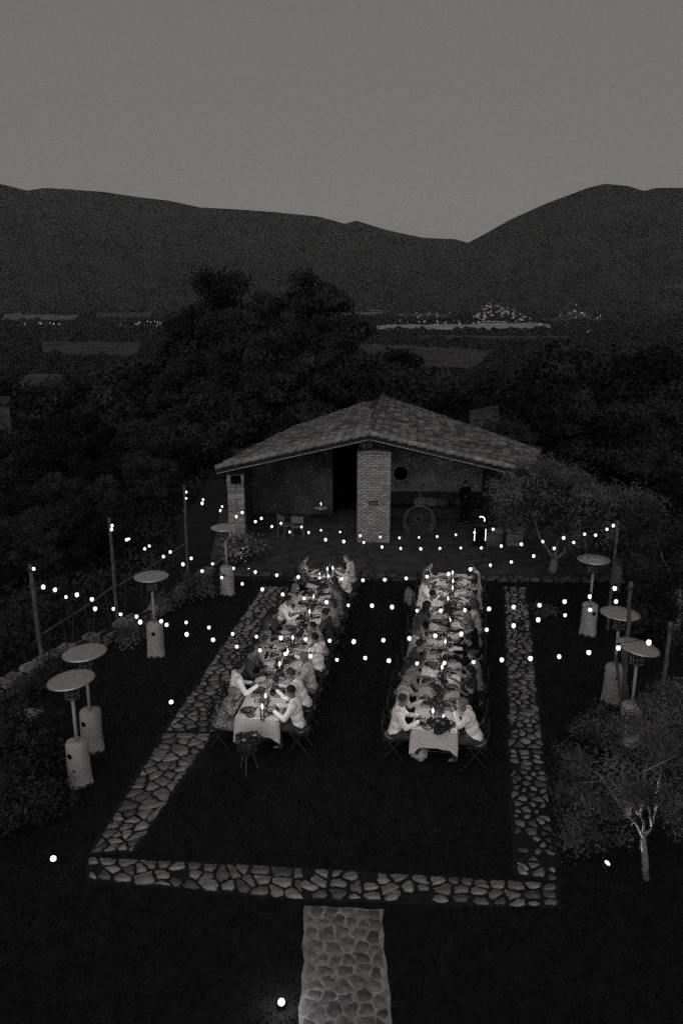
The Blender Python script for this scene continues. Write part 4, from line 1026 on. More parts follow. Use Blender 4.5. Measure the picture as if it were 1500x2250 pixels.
def body(J, name):
    mb = MB(); torso(mb, J, 0); arm(mb, J, 0, False); legs(mb, J, 0)
    for k in ('L', 'R'): hand(mb, J, k); mb.limb(J['an'+k], J['to'+k], .04, .032)
    H = J['head']; rot = Matrix.Rotation(J['hyaw'], 3, 'Z') @ Matrix.Rotation(-J['hp'], 3, 'X')
    P = lambda x, y, z: H+rot @ Vector((x, y, z))
    mb.limb(J['neck']-Vector((0, 0, .03)), P(0, -.015, -.06), .056, .052)
    mb.ball(P(0, -.012, .03), (.075, .095, .088), rot, 14, 12); mb.ball(P(0, .022, -.035), (.058, .066, .075), rot, 14, 12); mb.ball(P(0, .062, -.088), (.025, .02, .018), rot, 8, 6)
    mb.limb(P(0, .086, .012), P(0, .104, -.022), .010, .015, 6); mb.limb(P(-.02, .076, -.055), P(.02, .076, -.055), .011, .011, 6)
    mb.limb(P(-.045, .068, .035), P(.045, .068, .035), .012, .012, 6)
    for sg in (-1, 1): mb.ball(P(sg*.077, -.008, -.008), (.010, .018, .031), rot, 8, 6)
    me = remeshed(mb, name, .0115, [M['skin'], M['lip']], 1)
    pts = [(P(-.031, .08, .010), .013), (P(.031, .08, .010), .013), (P(0, .088, -.056), .014), (P(-.014, .086, -.056), .012), (P(.014, .086, -.056), .012)]
    for f in me.polygons:
        c = f.center
        for p, r_ in pts:
            if (c-p).length < r_: f.material_index = 1; break
    return me
def top_mesh(J, sleeves=True):
    mb = MB(); torso(mb, J, .017); arm(mb, J, .014, sleeves)
    if not sleeves: pass
    mb.limb(J['pel']+Vector((0, 0, .02)), J['waist'], .135, .12)
    return remeshed(mb, 'shirt', .014, [M['cloth']], 3)
def bottom_mesh(J):
    mb = MB(); mb.ball(J['pel']-Vector((0, 0, .02)), (.188, .15, .13), u=14, v=10); legs(mb, J, .018); return remeshed(mb, 'trousers', .014, [M['black']], 3)
def skirt_mesh(J):
    mb = MB(); mb.ball(J['pel']-Vector((0, 0, .01)), (.195, .16, .14), u=14, v=10)
    if J['stand']: mb.tube([J['pel'], Vector((0, 0, .2))], [.18, .27], 16)
    else:
        mb.limb(J['hipL'], J['knL'], .115, .10); mb.limb(J['hipR'], J['knR'], .115, .10); mb.limb((J['hipL']+J['hipR'])/2, (J['knL']+J['knR'])/2, .11, .1)
        k = (J['knL']+J['knR'])/2; mb.tube([k, Vector((0, .44, .16))], [.15, .21], 16)
    return remeshed(mb, 'skirt', .016, [M['black']], 3)
def shoe_mesh(J):
    mb = MB()
    for k in ('L', 'R'): mb.limb(J['an'+k]-Vector((0, .03, .045)), J['to'+k], .045, .038)
    return remeshed(mb, 'shoes', .014, [M['black']], 1)
def hair_mesh(kind, seed):
    rr = random.Random(seed); mb = MB()
    if kind == 'short': mb.ball((0, -.028, .045), (.084, .098, .085), u=18, v=14)
    elif kind == 'bun': mb.ball((0, -.028, .045), (.084, .098, .085), u=18, v=14); mb.ball((0, -.135, .07), .042, u=12, v=8)
    elif kind == 'long':
        mb.ball((0, -.026, .045), (.09, .104, .09), u=18, v=14)
        for i in range(6): t = i/5; mb.ball((0, -.085-.02*t, .01-.27*t), (.092-.03*t, .045-.01*t, .09), u=14, v=8)
        for sg in (-1, 1): mb.ball((sg*.078, -.03, -.06), (.026, .05, .11), u=10, v=8)
    elif kind == 'curly':
        mb.ball((0, -.03, .045), (.095, .108, .095), u=18, v=14)
        for i in range(40): a = rr.uniform(0, 6.28); e = rr.uniform(-.3, 1.5); mb.ball((.1*math.cos(a)*math.cos(e), -.035+.11*math.sin(a)*math.cos(e)*(1 if math.sin(a) < 0 else .55), .05+.1*math.sin(e)), .028, u=7, v=5)
    elif kind == 'thin':
        mb.ball((0, -.035, .022), (.083, .093, .07), u=18, v=12)
    me = remeshed(mb, 'hair', .0105, [M['black']], 1)
    for v in me.vertices: v.co += v.normal*noise.noise(v.co*38+Vector((seed, 0, 0)))*.007
    return me
HAIR = {k: hair_mesh(k, i) for i, k in enumerate(('short', 'bun', 'long', 'curly', 'thin'))}
POSES = {
    'rest': pose(.16, 0, .1, .3, 'table'), 'lean': pose(.42, .05, -.1, .2, 'table'), 'elbows': pose(.36, 0, .3, .1, 'elbows'),
    'turnL': pose(.14, .38, .5, .1, 'gesture', side=-.1), 'turnR': pose(.12, -.38, -.55, .1, 'table', side=.1), 'back': pose(-.10, 0, -.2, 0, 'lap'),
    'frest': pose(.12, -.05, -.2, .25, 'table', female=True), 'flean': pose(.34, .1, .35, .15, 'elbows', female=True), 'fturn': pose(.08, .3, .5, .1, 'gesture', female=True), 'stand': pose(.03, 0, .1, .25, 'fold', True)}
BODY = {k: (body(J, 'person'), top_mesh(J), top_mesh(J, False) if J['fem'] else None, skirt_mesh(J) if J['fem'] else bottom_mesh(J), shoe_mesh(J)) for k, J in POSES.items()}
PM = {'white': mat('white_shirt', .84, .9, .1, 10, .6, 12, spec=.1), 'cream': mat('cream_shirt', .48, .9, .12, 10, .6, 12, spec=.1), 'pale': mat('pale_fabric', .38, .9, .15, 9, .6, 12, spec=.1), 'grey': mat('grey_fabric', .20, .9, .2, 9, .6, 12, spec=.1),
      'floral': mat('flowered_fabric', .19, .9, .9, 26, .4, 12, detail=2, spec=.1), 'dark': mat('dark_fabric', .05, .9, .2, 9, .6, 12, spec=.1), 'black': M['black'],
      'hdark': mat('dark_hair', .012, .6, .3, 30, spec=.2), 'hbrown': mat('brown_hair', .04, .6, .3, 30, spec=.2), 'hgrey': mat('grey_hair', .17, .7, .3, 30, spec=.2), 'hfair': mat('fair_hair', .13, .7, .3, 30, spec=.2)}
def person(loc, rz, pk, topm, botm, hk, hm_, label, group, s_=1.0, sleeves=True):
    bm_, tp, tps, bt, sh = BODY[pk]; J = POSES[pk]
    o = link('person', bm_); o.location = loc; o.rotation_euler = (0, 0, rz); o.scale = (s_, s_, s_); tag(o, label, 'person', group)
    link('shirt' if not J['fem'] else 'bodice', tp if sleeves or not tps else tps, o, mat=PM[topm]); link('trousers' if not J['fem'] else 'skirt', bt, o, mat=PM[botm]); link('shoes', sh, o, mat=M['black'])
    if hk: link('hair', HAIR[hk], o, J['head'], (-J['hp']+.0, 0, J['hyaw']), mat=PM[hm_])
    return o
# folding chair
def chair_proto():
    e = empty('folding_chair', (0, 0, 0))
    b = MB(); b.box((0, 0, .44), (.42, .40, .025)); b.build('seat', M['chair'], e)
    b = MB(); b.ball((0, 0, .475), (.20, .19, .03), u=14, v=6); b.build('cushion', M['cushion'], e, True)
    for sx in (-1, 1):
        b = MB(); b.tube([(sx*.21, -.22, .90), (sx*.21, -.19, .6), (sx*.21, .22, 0)], .016, 6); b.build('leg', M['chair'], e)
        b = MB(); b.tube([(sx*.18, .16, .44), (sx*.18, -.20, 0)], .015, 6); b.build('leg', M['chair'], e)
    for z in (.68, .78, .88): b = MB(); b.box((0, -.215, z), (.41, .018, .055), Matrix.Rotation(-.1, 3, 'X')); b.build('slat', M['chair'], e)
    b = MB(); b.tube([(-.2, .09, .2), (.2, .09, .2)], .011, 6); b.build('stretcher', M['chair'], e)
    return e
CH = chair_proto(); used = False
def cap16(s):
    w_ = s.split(); return ' '.join(w_[:16])
def place_chair(loc, rz, label, group='folding chairs along the banquet tables'):
    global used
    c = CH if not used else copy_tree(CH); used = True
    c.location = loc; c.rotation_euler = (0, 0, rz); tag(c, label, 'chair', group); return c
b = MB(); b.lathe([(0, .0), (.12, .0), (.15, .012), (.155, .02), (.12, .012), (0, .01)], n=24); CHG = b.mesh('charger', [M['charger']], True)
b = MB(); b.lathe([(0, .0), (.06, .0), (.105, .016), (.108, .02), (.07, .008), (0, .006)], n=20); PLT = b.mesh('plate', [M['plate']], True)
b = MB(); b.lathe([(.034, .0), (.034, .004), (.004, .008), (.004, .085), (.02, .10), (.038, .13), (.040, .16), (.033, .20)], n=12); WGL = b.mesh('wine_glass', [M['glass']], True)
b = MB(); b.lathe([(.03, .0), (.033, .0), (.036, .10)], n=12, close=False); TGL = b.mesh('tumbler', [M['glass']], True)
b = MB(); b.lathe([(.05, 0), (.08, .02), (.105, .06), (.1, .06), (.07, .03), (0, .03)], n=18); b.ball((0, 0, .045), (.08, .08, .03), u=12, v=6); BWL = b.mesh('serving_bowl', [M['charger']], True)
b = MB(); b.lathe([(0, 0), (.085, 0), (.10, .012), (.07, .008), (0, .006)], n=16); SPL = b.mesh('side_plate', [M['plate']], True)
b = MB(); b.box((0, 0, .012), (.10, .17, .02)); b.box((.01, .01, .03), (.08, .12, .018)); NAP = b.mesh('napkin', [M['cushion']])
b = MB(); b.lathe([(0, 0), (.037, 0), (.038, .17), (.036, .2), (.014, .235), (.013, .29), (.015, .30), (0, .30)], n=12); BOT = b.mesh('bottle', [M['darkmetal']], True)
GUESTS = {
    ('wall-side', -1): [('flean', 'floral', 'floral', 'thin', 'hgrey', 'grey-haired guest in a long patterned dress leaning in'), ('turnL', 'white', 'dark', 'short', 'hdark', 'dark-haired guest in a white shirt turned towards the front'),
        ('rest', 'dark', 'dark', 'short', 'hdark', 'guest in dark clothes with short dark hair'), ('lean', 'grey', 'dark', 'short', 'hbrown', 'guest in a grey shirt bent over the plate'), ('fturn', 'floral', 'dark', 'long', 'hbrown', 'long-haired guest in a flowered top'),
        ('frest', 'dark', 'dark', 'curly', 'hdark', 'curly-haired guest in a dark dress'), ('lean', 'white', 'dark', 'short', 'hdark', 'guest in a white shirt leaning far forward'), ('flean', 'pale', 'pale', 'long', 'hfair', 'fair-haired guest in a pale dress'),
        ('rest', 'black', 'black', 'short', 'hdark', 'guest in a black suit'), ('turnR', 'dark', 'dark', 'short', 'hbrown', 'brown-haired guest in dark clothes turned away'), ('fturn', 'grey', 'grey', 'bun', 'hdark', 'guest in a grey dress with her hair up')],
    ('wall-side', 1): [('rest', 'white', 'dark', 'short', 'hdark', 'dark-haired guest in a white shirt and dark trousers'), ('lean', 'white', 'dark', 'short', 'hbrown', 'brown-haired guest in a white shirt bent forward'),
        ('rest', 'cream', 'grey', 'thin', 'hgrey', 'grey-haired guest in a cream linen shirt'), ('turnR', 'white', 'dark', 'short', 'hdark', 'guest in a white shirt twisted towards the pavilion'), ('elbows', 'pale', 'dark', 'short', 'hdark', 'guest in a pale shirt with elbows on the table'),
        ('frest', 'dark', 'dark', 'bun', 'hdark', 'guest in a dark sleeveless dress'), ('fturn', 'grey', 'dark', 'long', 'hbrown', 'long-haired guest in a grey blouse'), ('rest', 'floral', 'dark', 'short', 'hbrown', 'guest in a patterned shirt'),
        ('flean', 'dark', 'dark', 'long', 'hdark', 'guest with long black hair leaning in'), ('turnL', 'white', 'dark', 'short', 'hdark', 'dark-haired guest in a white shirt near the end'), ('rest', 'cream', 'dark', 'short', 'hbrown', 'guest in a cream jacket at the last place')],
    ('olive-side', -1): [('rest', 'white', 'dark', 'short', 'hbrown', 'close-cropped guest in a white shirt'), ('rest', 'pale', 'dark', 'thin', 'hgrey', 'grey-haired guest in a pale grey shirt'), ('lean', 'grey', 'dark', 'curly', 'hbrown', 'curly-haired guest in a grey shirt'),
        ('elbows', 'dark', 'black', 'short', 'hdark', 'guest in a dark jacket resting on both elbows'), ('frest', 'pale', 'grey', 'bun', 'hbrown', 'guest in a pale grey top with her hair pinned'), ('fturn', 'floral', 'floral', 'long', 'hbrown', 'guest in a flowered summer dress'),
        ('flean', 'dark', 'dark', 'long', 'hdark', 'guest in a dark dress with long dark hair'), ('lean', 'white', 'dark', 'short', 'hdark', 'dark-haired guest in a white shirt leaning in'), ('rest', 'white', 'grey', 'short', 'hfair', 'fair-haired guest in a white shirt'),
        ('fturn', 'floral', 'pale', 'bun', 'hbrown', 'guest in a small-patterned dress with a bun'), ('frest', 'pale', 'pale', 'bun', 'hdark', 'guest in a pale dress with dark pinned hair')],
    ('olive-side', 1): [('elbows', 'white', 'dark', 'thin', 'hgrey', 'grey-haired guest in a pale shirt with hands raised'), ('frest', 'black', 'black', 'curly', 'hdark', 'guest in black with a mass of dark curls'), ('fturn', 'dark', 'dark', 'long', 'hdark', 'guest in a dark top with long dark hair'),
        ('frest', 'grey', 'grey', 'bun', 'hbrown', 'guest wrapped in a grey shawl'), ('rest', 'black', 'black', 'short', 'hdark', 'broad guest in a black suit'), ('turnR', 'black', 'black', 'short', 'hbrown', 'guest in a black jacket turned to the pavilion'),
        ('flean', 'floral', 'floral', 'long', 'hfair', 'guest in a patterned dress with long fair hair'), ('frest', 'pale', 'pale', 'long', 'hbrown', 'brown-haired guest in a pale dress'), ('fturn', 'dark', 'dark', 'bun', 'hdark', 'guest in a dark dress with her hair up'),
        ('rest', 'pale', 'dark', 'short', 'hdark', 'dark-haired guest in a pale shirt'), ('fturn', 'grey', 'grey', 'long', 'hbrown', 'guest in a long grey dress'), ('frest', 'cream', 'pale', 'bun', 'hdark', 'guest in a cream shawl at the last place')]}
rr = random.Random(55)
for (key, sg), G_ in GUESTS.items():
    a, u, v, L = frame(key); n = len(G_); sp = (8.75-.32)/(n-1); inner = 'inner' if (sg > 0) == (key == 'wall-side') else 'outer'
    for i, (pk, tm_, bm2, hk, hm_, desc) in enumerate(G_):
        s_ = .32+sp*i+rr.uniform(-.05, .05); off = TW+.30+rr.uniform(-.03, .06)
        p = a+u*s_+v*sg*off; face = -v*sg; rz = math.atan2(face.y, face.x)-math.pi/2+rr.uniform(-.12, .12)
        fs = not POSES[pk]['fem']
        where = 'at the '+key+' table'
        person(p, rz, pk, tm_, bm2, hk, hm_, f'{desc} {where}, {inner} row', 'guests seated at the '+key+' table', rr.uniform(1.01, 1.08) if fs else rr.uniform(.96, 1.03), sleeves=(tm_ not in ('black', 'dark')) or fs)
        cp = p-face*.03; place_chair(cp, rz+rr.uniform(-.06, .06), f'dark folding chair under the {desc[:48].rstrip()}'[:88], 'folding chairs along the '+key+' table')
        q_ = a+u*(s_+rr.uniform(-.03, .03))+v*sg*(TW-.2)
        z = TH+.016
        short = desc.replace('guest ', '').replace('  ', ' ')
        o = link('charger', CHG); o.location = (q_.x, q_.y, z); tag(o, cap16(f'dark charger set for the {desc}'), 'charger', 'chargers on the '+key+' table')
        o = link('plate', PLT); o.location = (q_.x, q_.y, z+.019); tag(o, cap16(f'plate of the {desc}'), 'plate', 'plates on the '+key+' table')
        w_ = q_+(-v*sg)*.14+u*.14*(1 if rr.random() < .5 else -1)
        o = link('wine_glass', WGL); o.location = (w_.x, w_.y, z); tag(o, cap16(f'stemmed glass of the {desc}'), 'glass', 'glasses on the '+key+' table')
        if i % 2: w2 = w_+u*.09-v*sg*.03; o = link('tumbler', TGL); o.location = (w2.x, w2.y, z); tag(o, cap16(f'tumbler of the {desc}'), 'glass', 'tumblers on the '+key+' table')
        w3 = q_+(-v*sg)*.10-u*.17; o = link('side_plate', SPL); o.location = (w3.x, w3.y, z); tag(o, cap16(f'small side plate of the {desc}'), 'plate', 'side plates on the '+key+' table')
        if i % 2 == 0 and sg > 0: w3 = a+u*(s_+.36)+v*rr.uniform(-.1, .1); o = link('serving_bowl', BWL); o.location = (w3.x, w3.y, z); tag(o, cap16(f'dark serving bowl near the {desc}'), 'bowl', 'serving bowls on the '+key+' table')
        if i % 3 == 1: w2 = q_-u*.24; o = link('napkin', NAP); o.location = (w2.x, w2.y, z); o.rotation_euler = (0, 0, rz+rr.uniform(-.4, .4)); tag(o, cap16(f'folded napkin of the {desc}'), 'napkin', 'napkins on the '+key+' table')
        if i % 4 == 2 and sg > 0: w2 = a+u*(s_+.2)+v*.05; o = link('bottle', BOT); o.location = (w2.x, w2.y, z); tag(o, cap16(f'dark bottle near the {desc}'), 'bottle', 'bottles on the '+key+' table')
# chair pulled out with a jacket over its back
p = G(912, 1372, 0); p = Vector((2.15, 21.2, 0)); c = place_chair(p, -1.57+.3, 'empty folding chair pulled out from the olive-side table, jacket over its back')
b = MB(); vs = []; fs = []
for j in range(9):
    for i in range(11):
        t = i/10-.5; k = j/8; side_ = 1 if k < .5 else -1; dz = abs(k-.5)*2
        vs.append((t*.5*(1+.12*dz), -.225-side_*(.03+.05*dz)+.015*math.sin(i*1.9), .93-dz*(.42+.05*math.sin(i*1.1))))
for j in range(8):
    for i in range(10): k = j*11+i; fs.append((k, k+1, k+12, k+11))
b.add(vs, fs); o = b.build('jacket', PM['grey'], None, True, p, (0, 0, -1.57+.3)); tag(o, 'grey jacket draped over the back of the empty pulled out chair', 'jacket')
sm_ = o.modifiers.new('thick', 'SOLIDIFY'); sm_.thickness = .012
# standing man inside the porch
p = V_at(1019, 1085, 30.9); person((p.x, 30.75, .1), math.pi+.5, 'stand', 'black', 'black', 'short', 'hdark', 'man in black clothes standing inside the pavilion porch, looking down', None, 1.03)

# ------------------------------------------------------------------ candles, flowers
def candle(px, py, where, h=.13, z=TH+.016, at=None):
    if at is None:
        p = G(px, py, z+h+.06)
    else: p = Vector(at)
    e = empty('candle', (p.x, p.y, z), 0, where, 'candle', 'lit candles on the tables')
    b = MB(); b.lathe([(.0, .0), (.022, .0), (.022, h), (0, h+.004)], n=12); b.build('wax', M['wax'], e, True)
    b = MB(); b.lathe([(.04, .0), (.046, .02), (.05, .10), (.045, h+.07)], n=14); b.build('glass', M['glass'], e, True)
    b = MB(); b.lathe([(.004, h+.005), (.022, h+.03), (.028, h+.055), (.017, h+.09), (.001, h+.13)], n=10, close=True); b.build('flame', M['flame'], e, True)
    l = bpy.data.lights.new('candlelight', 'POINT'); l.energy = 4.2; l.shadow_soft_size = .03; l.color = (1, .985, .97); lo = bpy.data.objects.new('candlelight', l); COL.objects.link(lo); lo.parent = e; lo.location = (0, 0, h+.15)
WL = 'lit candle on the wall-side table '
for (px, py, h, w_) in ((576, 1553, .26, 'standing tall at its front end'), (583, 1530, .15, 'just behind the tall one at the front'), (614, 1459, .13, 'between the cream shirt and the white shirts'), (632, 1431, .10, 'a little behind the third place'), (643, 1401, .12, 'below a bulb of the second string'),
                        (680, 1344, .12, 'before the guest with far-leaning white shirt'), (689, 1311, .1, 'at three quarters of its length'), (719, 1250, .22, 'on the far end, wall-side one of a pair'), (731, 1248, .24, 'on the far end, inner one of a pair'), (721, 1266, .12, 'in front of the far pair'), (702, 1263, .06, 'lowest one near the far end')):
    candle(px, py, WL+w_, h)
WL = 'lit candle on the olive-side table '
for (px, py, h, w_) in ((951, 1562, .13, 'wall-side one of the front pair'), (974, 1577, .13, 'next to the front flowers'), (971, 1466, .13, 'near the guest in the dark jacket'), (978, 1410, .12, 'between the two black suits'), (988, 1363, .12, 'beside the flowered dress'), (984, 1315, .1, 'behind the middle flowers'),
                        (985, 1260, .22, 'on the far end, wall-side one of a pair'), (994, 1258, .24, 'on the far end, outer one of a pair'), (995, 1277, .16, 'in front of the far pair'), (994, 1292, .12, 'two places before the far end')):
    candle(px, py, WL+w_, h)
candle(0, 0, 'lit candle on the low round table beside the dark doorway', .12, PORCH_CANDLE[2], (PORCH_CANDLE[0], PORCH_CANDLE[1], 0))
def bouquet(loc, r, n, label, seed, flat=.6, petals=7, name='flower_arrangement', leafm='leaf'):
    e = empty(name, loc, 0, label, 'flowers'); rr = random.Random(seed)
    b = MB(); b.lathe([(0, 0), (r*.35, 0), (r*.42, r*.3), (r*.38, r*.42)], n=14); b.build('bowl', M['darkmetal'], e)
    link('leaves', leaf_cloud('leaves', blob_clumps(seed, 12, r*.7, r*.75, r*flat*.6, r*.38), n, .045, M[leafm], seed, .35), e, kind='stuff')
    for k in range(petals):
        a = rr.uniform(0, 6.28); q_ = rr.uniform(.2, .85)*r; b = MB(); c = Vector((math.cos(a)*q_, math.sin(a)*q_, r*(.8+.45*rr.random())))
        for j in range(7): an = 6.283*j/7; b.ball(c+Vector((math.cos(an)*.026, math.sin(an)*.026, 0)), (.024, .024, .012), u=6, v=4)
        b.ball(c+Vector((0, 0, .012)), .018, u=6, v=4); b.build('blossom', M['petal'] if rr.random() < .6 else M['plate'], e, True)
p = G(963, 1600, TH+.12); bouquet((p.x, p.y, TH+.016), .25, 900, 'trailing flower arrangement with dark leaves at the front of the olive-side table', 3, .5, 6)
p = G(988, 1338, TH+.12); bouquet((p.x, p.y, TH+.016), .2, 600, 'low bowl of flowers halfway down the olive-side table', 4, .6, 8)
p = G(664, 1378, TH+.1); bouquet((p.x, p.y, TH+.016), .18, 600, 'low bowl of greenery halfway down the wall-side table', 5, .6, 5)
p = G(706, 1283, TH+.1); bouquet((p.x, p.y, TH+.016), .17, 500, 'small bowl of flowers near the far end of the wall-side table', 6, .6, 6)
# greenery scattered along the tables
for key in TAB:
    a, u, v, L = frame(key); pts = []
    rr = random.Random(len(key)); cl = []
    for k in range(26): s_ = .8+k*(L-1.4)/25; c = a+u*s_+v*rr.uniform(-.1, .1); cl.append(((c.x, c.y, TH+.04), (rr.uniform(.07, .2), rr.uniform(.08, .2), .035)))
    tag(link('table_foliage', leaf_cloud('table_foliage', cl, 3000, .036, M['leaf'], len(key), .3)), 'loose sprigs of dark leaves strewn down the middle of the '+key+' table', 'foliage', kind='stuff')
# flower stand in front of the wall-side table
p = G(545, 1695, 0); e = empty('plant_stand', (p.x, p.y, 0), 0, 'thin three-legged stand in front of the wall-side table', 'stand')
b = MB(); b.lathe([(0, .42), (.17, .42), (.17, .44), (0, .44)], n=18); b.build('top', M['chair'], e)
for k in range(3): a = 2.1*k+.4; b = MB(); b.tube([(math.cos(a)*.1, math.sin(a)*.1, .42), (math.cos(a)*.2, math.sin(a)*.2, 0)], .014, 6); b.build('leg', M['pole'], e)
bouquet((p.x, p.y, .44), .29, 1500, 'large dark flower arrangement with a few pale blooms on the thin stand', 9, .9, 9)
p = G(925, 1690, 0)+Vector((0, .35, 0)); b = MB(); b.ball((0, 0, .12), (.17, .14, .13), u=18, v=12); o = b.build('crumpled_cloth', PM['pale'], None, True, (p.x, p.y, 0)); tag(o, 'crumpled pale cloth on the grass under the front of the olive-side table', 'cloth')
for v in o.data.vertices: v.co += Vector((noise.noise(v.co*14), noise.noise(v.co*14+Vector((9, 0, 0))), noise.noise(v.co*11)))*.05

# ------------------------------------------------------------------ garden spotlights
def spot(px, py, aim, label, power=0, z=.16, r=.05):
    p = G(px, py, z); e = empty('garden_spotlight', (p.x, p.y, 0), 0, label, 'spotlight', 'small spotlights set in the grass')
    d = (Vector(aim)-Vector((p.x, p.y, z))).normalized(); rot = d.to_track_quat('Z', 'Y').to_matrix()
    b = MB(); b.tube([(0, 0, -.05), (0, 0, z-.04)], .010, 6); b.build('stake', M['darkmetal'], e)
    b = MB(); b.lathe([(.0, -.09), (r*.8, -.08), (r*1.1, 0), (r*1.0, .012)], (0, 0, z), 14, rot); b.build('housing', M['darkmetal'], e)
    b = MB(); b.ball(Vector((0, 0, z))+d*.0, (r, r, r*.7), rot, 12, 8); b.build('lens', M['lens'], e, True)
    if power:
        l = bpy.data.lights.new('beam', 'SPOT'); l.energy = power; l.spot_size = R(70); l.spot_blend = .6; l.shadow_soft_size = .04; l.color = (1, .985, .97)
        lo = bpy.data.objects.new('beam', l); COL.objects.link(lo); lo.parent = e; lo.location = Vector((0, 0, z))+d*.09; lo.rotation_euler = d.to_track_quat('-Z', 'Y').to_euler()
    return p
OL = G(1420, 1932, 0); SHR = G(520, 1290, 0)
spot(1333, 1898, (OL.x, OL.y, 1.3), 'spotlight in the grass aimed at the front olive tree', 80)
spot(117, 1887, (-3.5, 6.0, 2.6), 'spotlight in the grass at the front corner, wall side', 0)
spot(376, 1543, (-2.6, 12.0, 2.5), 'spotlight on the lawn between the heaters and the path', 0, .1)
PG = spot(618, 2203, (-.4, 6, 2.4), 'brightest spotlight beside the paved walk', 0, .1, .047)
l = bpy.data.lights.new('spill', 'POINT'); l.energy = 5; l.shadow_soft_size = .05; lo = bpy.data.objects.new('spill', l); COL.objects.link(lo); lo.location = (PG.x, PG.y-.02, .24)
SP4 = G(470, 1300, 0)
spot(547, 1250, (SHR.x+.0, SHR.y+1.35, .9), 'spotlight at the foot of the glossy shrub by the pavilion', 60, .12, .035)
spot(1182, 1313, (8, 26, 2), 'spotlight half hidden in the grass under the olive trees', 0, .08, .03)

# ------------------------------------------------------------------ olive trees, bushes
def olive(base, trunk_pts, limbs, clumps, n, leaf, label, m='olive', seed=0, name='olive_tree', tr=.09, bark='bark'):
    e = empty(name, base, 0, label, 'tree')
    b = MB(); b.tube(trunk_pts, [tr*(1.35-.5*k/(len(trunk_pts)-1)) for k in range(len(trunk_pts))], 10)
    for L in limbs: b.tube(L, [tr*.6*(1-.75*k/(len(L)-1)) for k in range(len(L))], 8)
    b.build('trunk', M[bark], e, True)
    link('crown', leaf_cloud('crown', clumps, n, leaf, M[m], seed, .28, shell=(.25, 1.12)), e)
    return e
def rel(px, py, Y, base): q_ = V_at(px, py, Y); return q_-Vector(base)
# front olive: forked trunk lit by the spot
B0 = (OL.x, OL.y, 0); Yb = OL.y
tp = [(0, 0, -.1), rel(1416, 1880, Yb, B0), rel(1412, 1840, Yb, B0)]
lim = [[tp[2], rel(1398, 1812, Yb-.1, B0), rel(1380, 1795, Yb-.15, B0), rel(1350, 1745, Yb-.2, B0)], [tp[2], rel(1414, 1808, Yb, B0), rel(1404, 1790, Yb+.1, B0), rel(1400, 1730, Yb+.2, B0)], [tp[2], rel(1432, 1820, Yb+.1, B0), rel(1440, 1780, Yb+.2, B0), rel(1450, 1720, Yb+.3, B0)], [rel(1432, 1820, Yb+.1, B0), rel(1428, 1795, Yb, B0), rel(1420, 1740, Yb, B0)]]
rr = random.Random(91); cl = []
for k in range(78):
    px = rr.uniform(1240, 1580); py = rr.uniform(1575, 1850 if px < 1370 or px > 1460 else 1775)+max(0, (px-1440)*.1)
    top = 1545+((px-1420)/170)**2*110
    if py < top: py = top+rr.uniform(0, 60)
    c = rel(px, py, Yb+rr.uniform(-.8, 1.3), B0); cl.append((c, (rr.uniform(.16, .40), rr.uniform(.16, .40), rr.uniform(.12, .30))))
for k in range(14): px = rr.uniform(1430, 1560); py = rr.uniform(1510, 1580); c = rel(px, py, Yb+rr.uniform(.6, 1.8), B0); cl.append((c, (.3, .3, .25)))
for k in range(8):
    a_ = lim[k % 3][-1]; t_ = Vector(cl[(k*7+3) % 70][0]); lim.append([lim[k % 3][-2], Vector(a_).lerp(t_, .35)+Vector((0, 0, .1)), t_])
olive(B0, tp, lim, cl, 16000, .040, 'bushy olive tree at the front, its forked trunk lit from below', seed=91, tr=.045)
# back olive pair by the pavilion
q0 = G(1213, 1262, 0); B1 = (q0.x, q0.y, 0); Y1 = q0.y
tp = [(0, 0, -.1), rel(1216, 1245, Y1, B1), rel(1218, 1228, Y1, B1)]
lim = [[tp[2], rel(1205, 1210, Y1, B1), rel(1185, 1180, Y1, B1), rel(1170, 1130, Y1, B1)], [tp[2], rel(1222, 1205, Y1, B1), rel(1230, 1180, Y1+.2, B1), rel(1225, 1130, Y1+.3, B1)], [tp[2], rel(1240, 1215, Y1, B1), rel(1247, 1190, Y1, B1), rel(1262, 1130, Y1, B1)]]
cl = []
for k in range(70):
    px = rr.uniform(1085, 1300); hh = 1-((px-1195)/125)**2; py = rr.uniform(1165-0*hh, 1050-55*max(0, hh)) if px > 1150 else rr.uniform(1050, 1150)
    py = max(py, 1025+50*abs((px-1190)/110)); c = rel(px, py, Y1+rr.uniform(-1.6, 1.6), B1); cl.append((c, (rr.uniform(.35, .65), rr.uniform(.35, .65), rr.uniform(.3, .5))))
olive(B1, tp, lim, cl, 26000, .07, 'spreading olive tree at the corner of the pavilion with a three-way fork', seed=92, tr=.13)
q0 = G(1350, 1300, 0); B2 = (q0.x, q0.y, 0); Y2 = q0.y; cl = []
for k in range(56):
    px = rr.uniform(1260, 1440); py = rr.uniform(1085, 1210); py = max(py, 1035+45*abs((px-1325)/80)**1.5); c = rel(px, py, Y2+rr.uniform(-1.5, 1.5), B2); cl.append((c, (rr.uniform(.35, .6), rr.uniform(.35, .6), rr.uniform(.3, .5))))
olive(B2, [(0, 0, -.1), (.05, 0, .7), (0, .1, 1.4)], [[(0, .1, 1.4), (-.5, .1, 2.2), (-1, 0, 2.9)], [(0, .1, 1.4), (.5, 0, 2.2), (.9, 0, 3)]], cl, 20000, .07, 'rounded olive tree behind the heater and the straight pole', seed=93, tr=.12)
q0 = G(1480, 1400, 0); B3 = (q0.x, q0.y, 0); Y3 = q0.y; cl = []
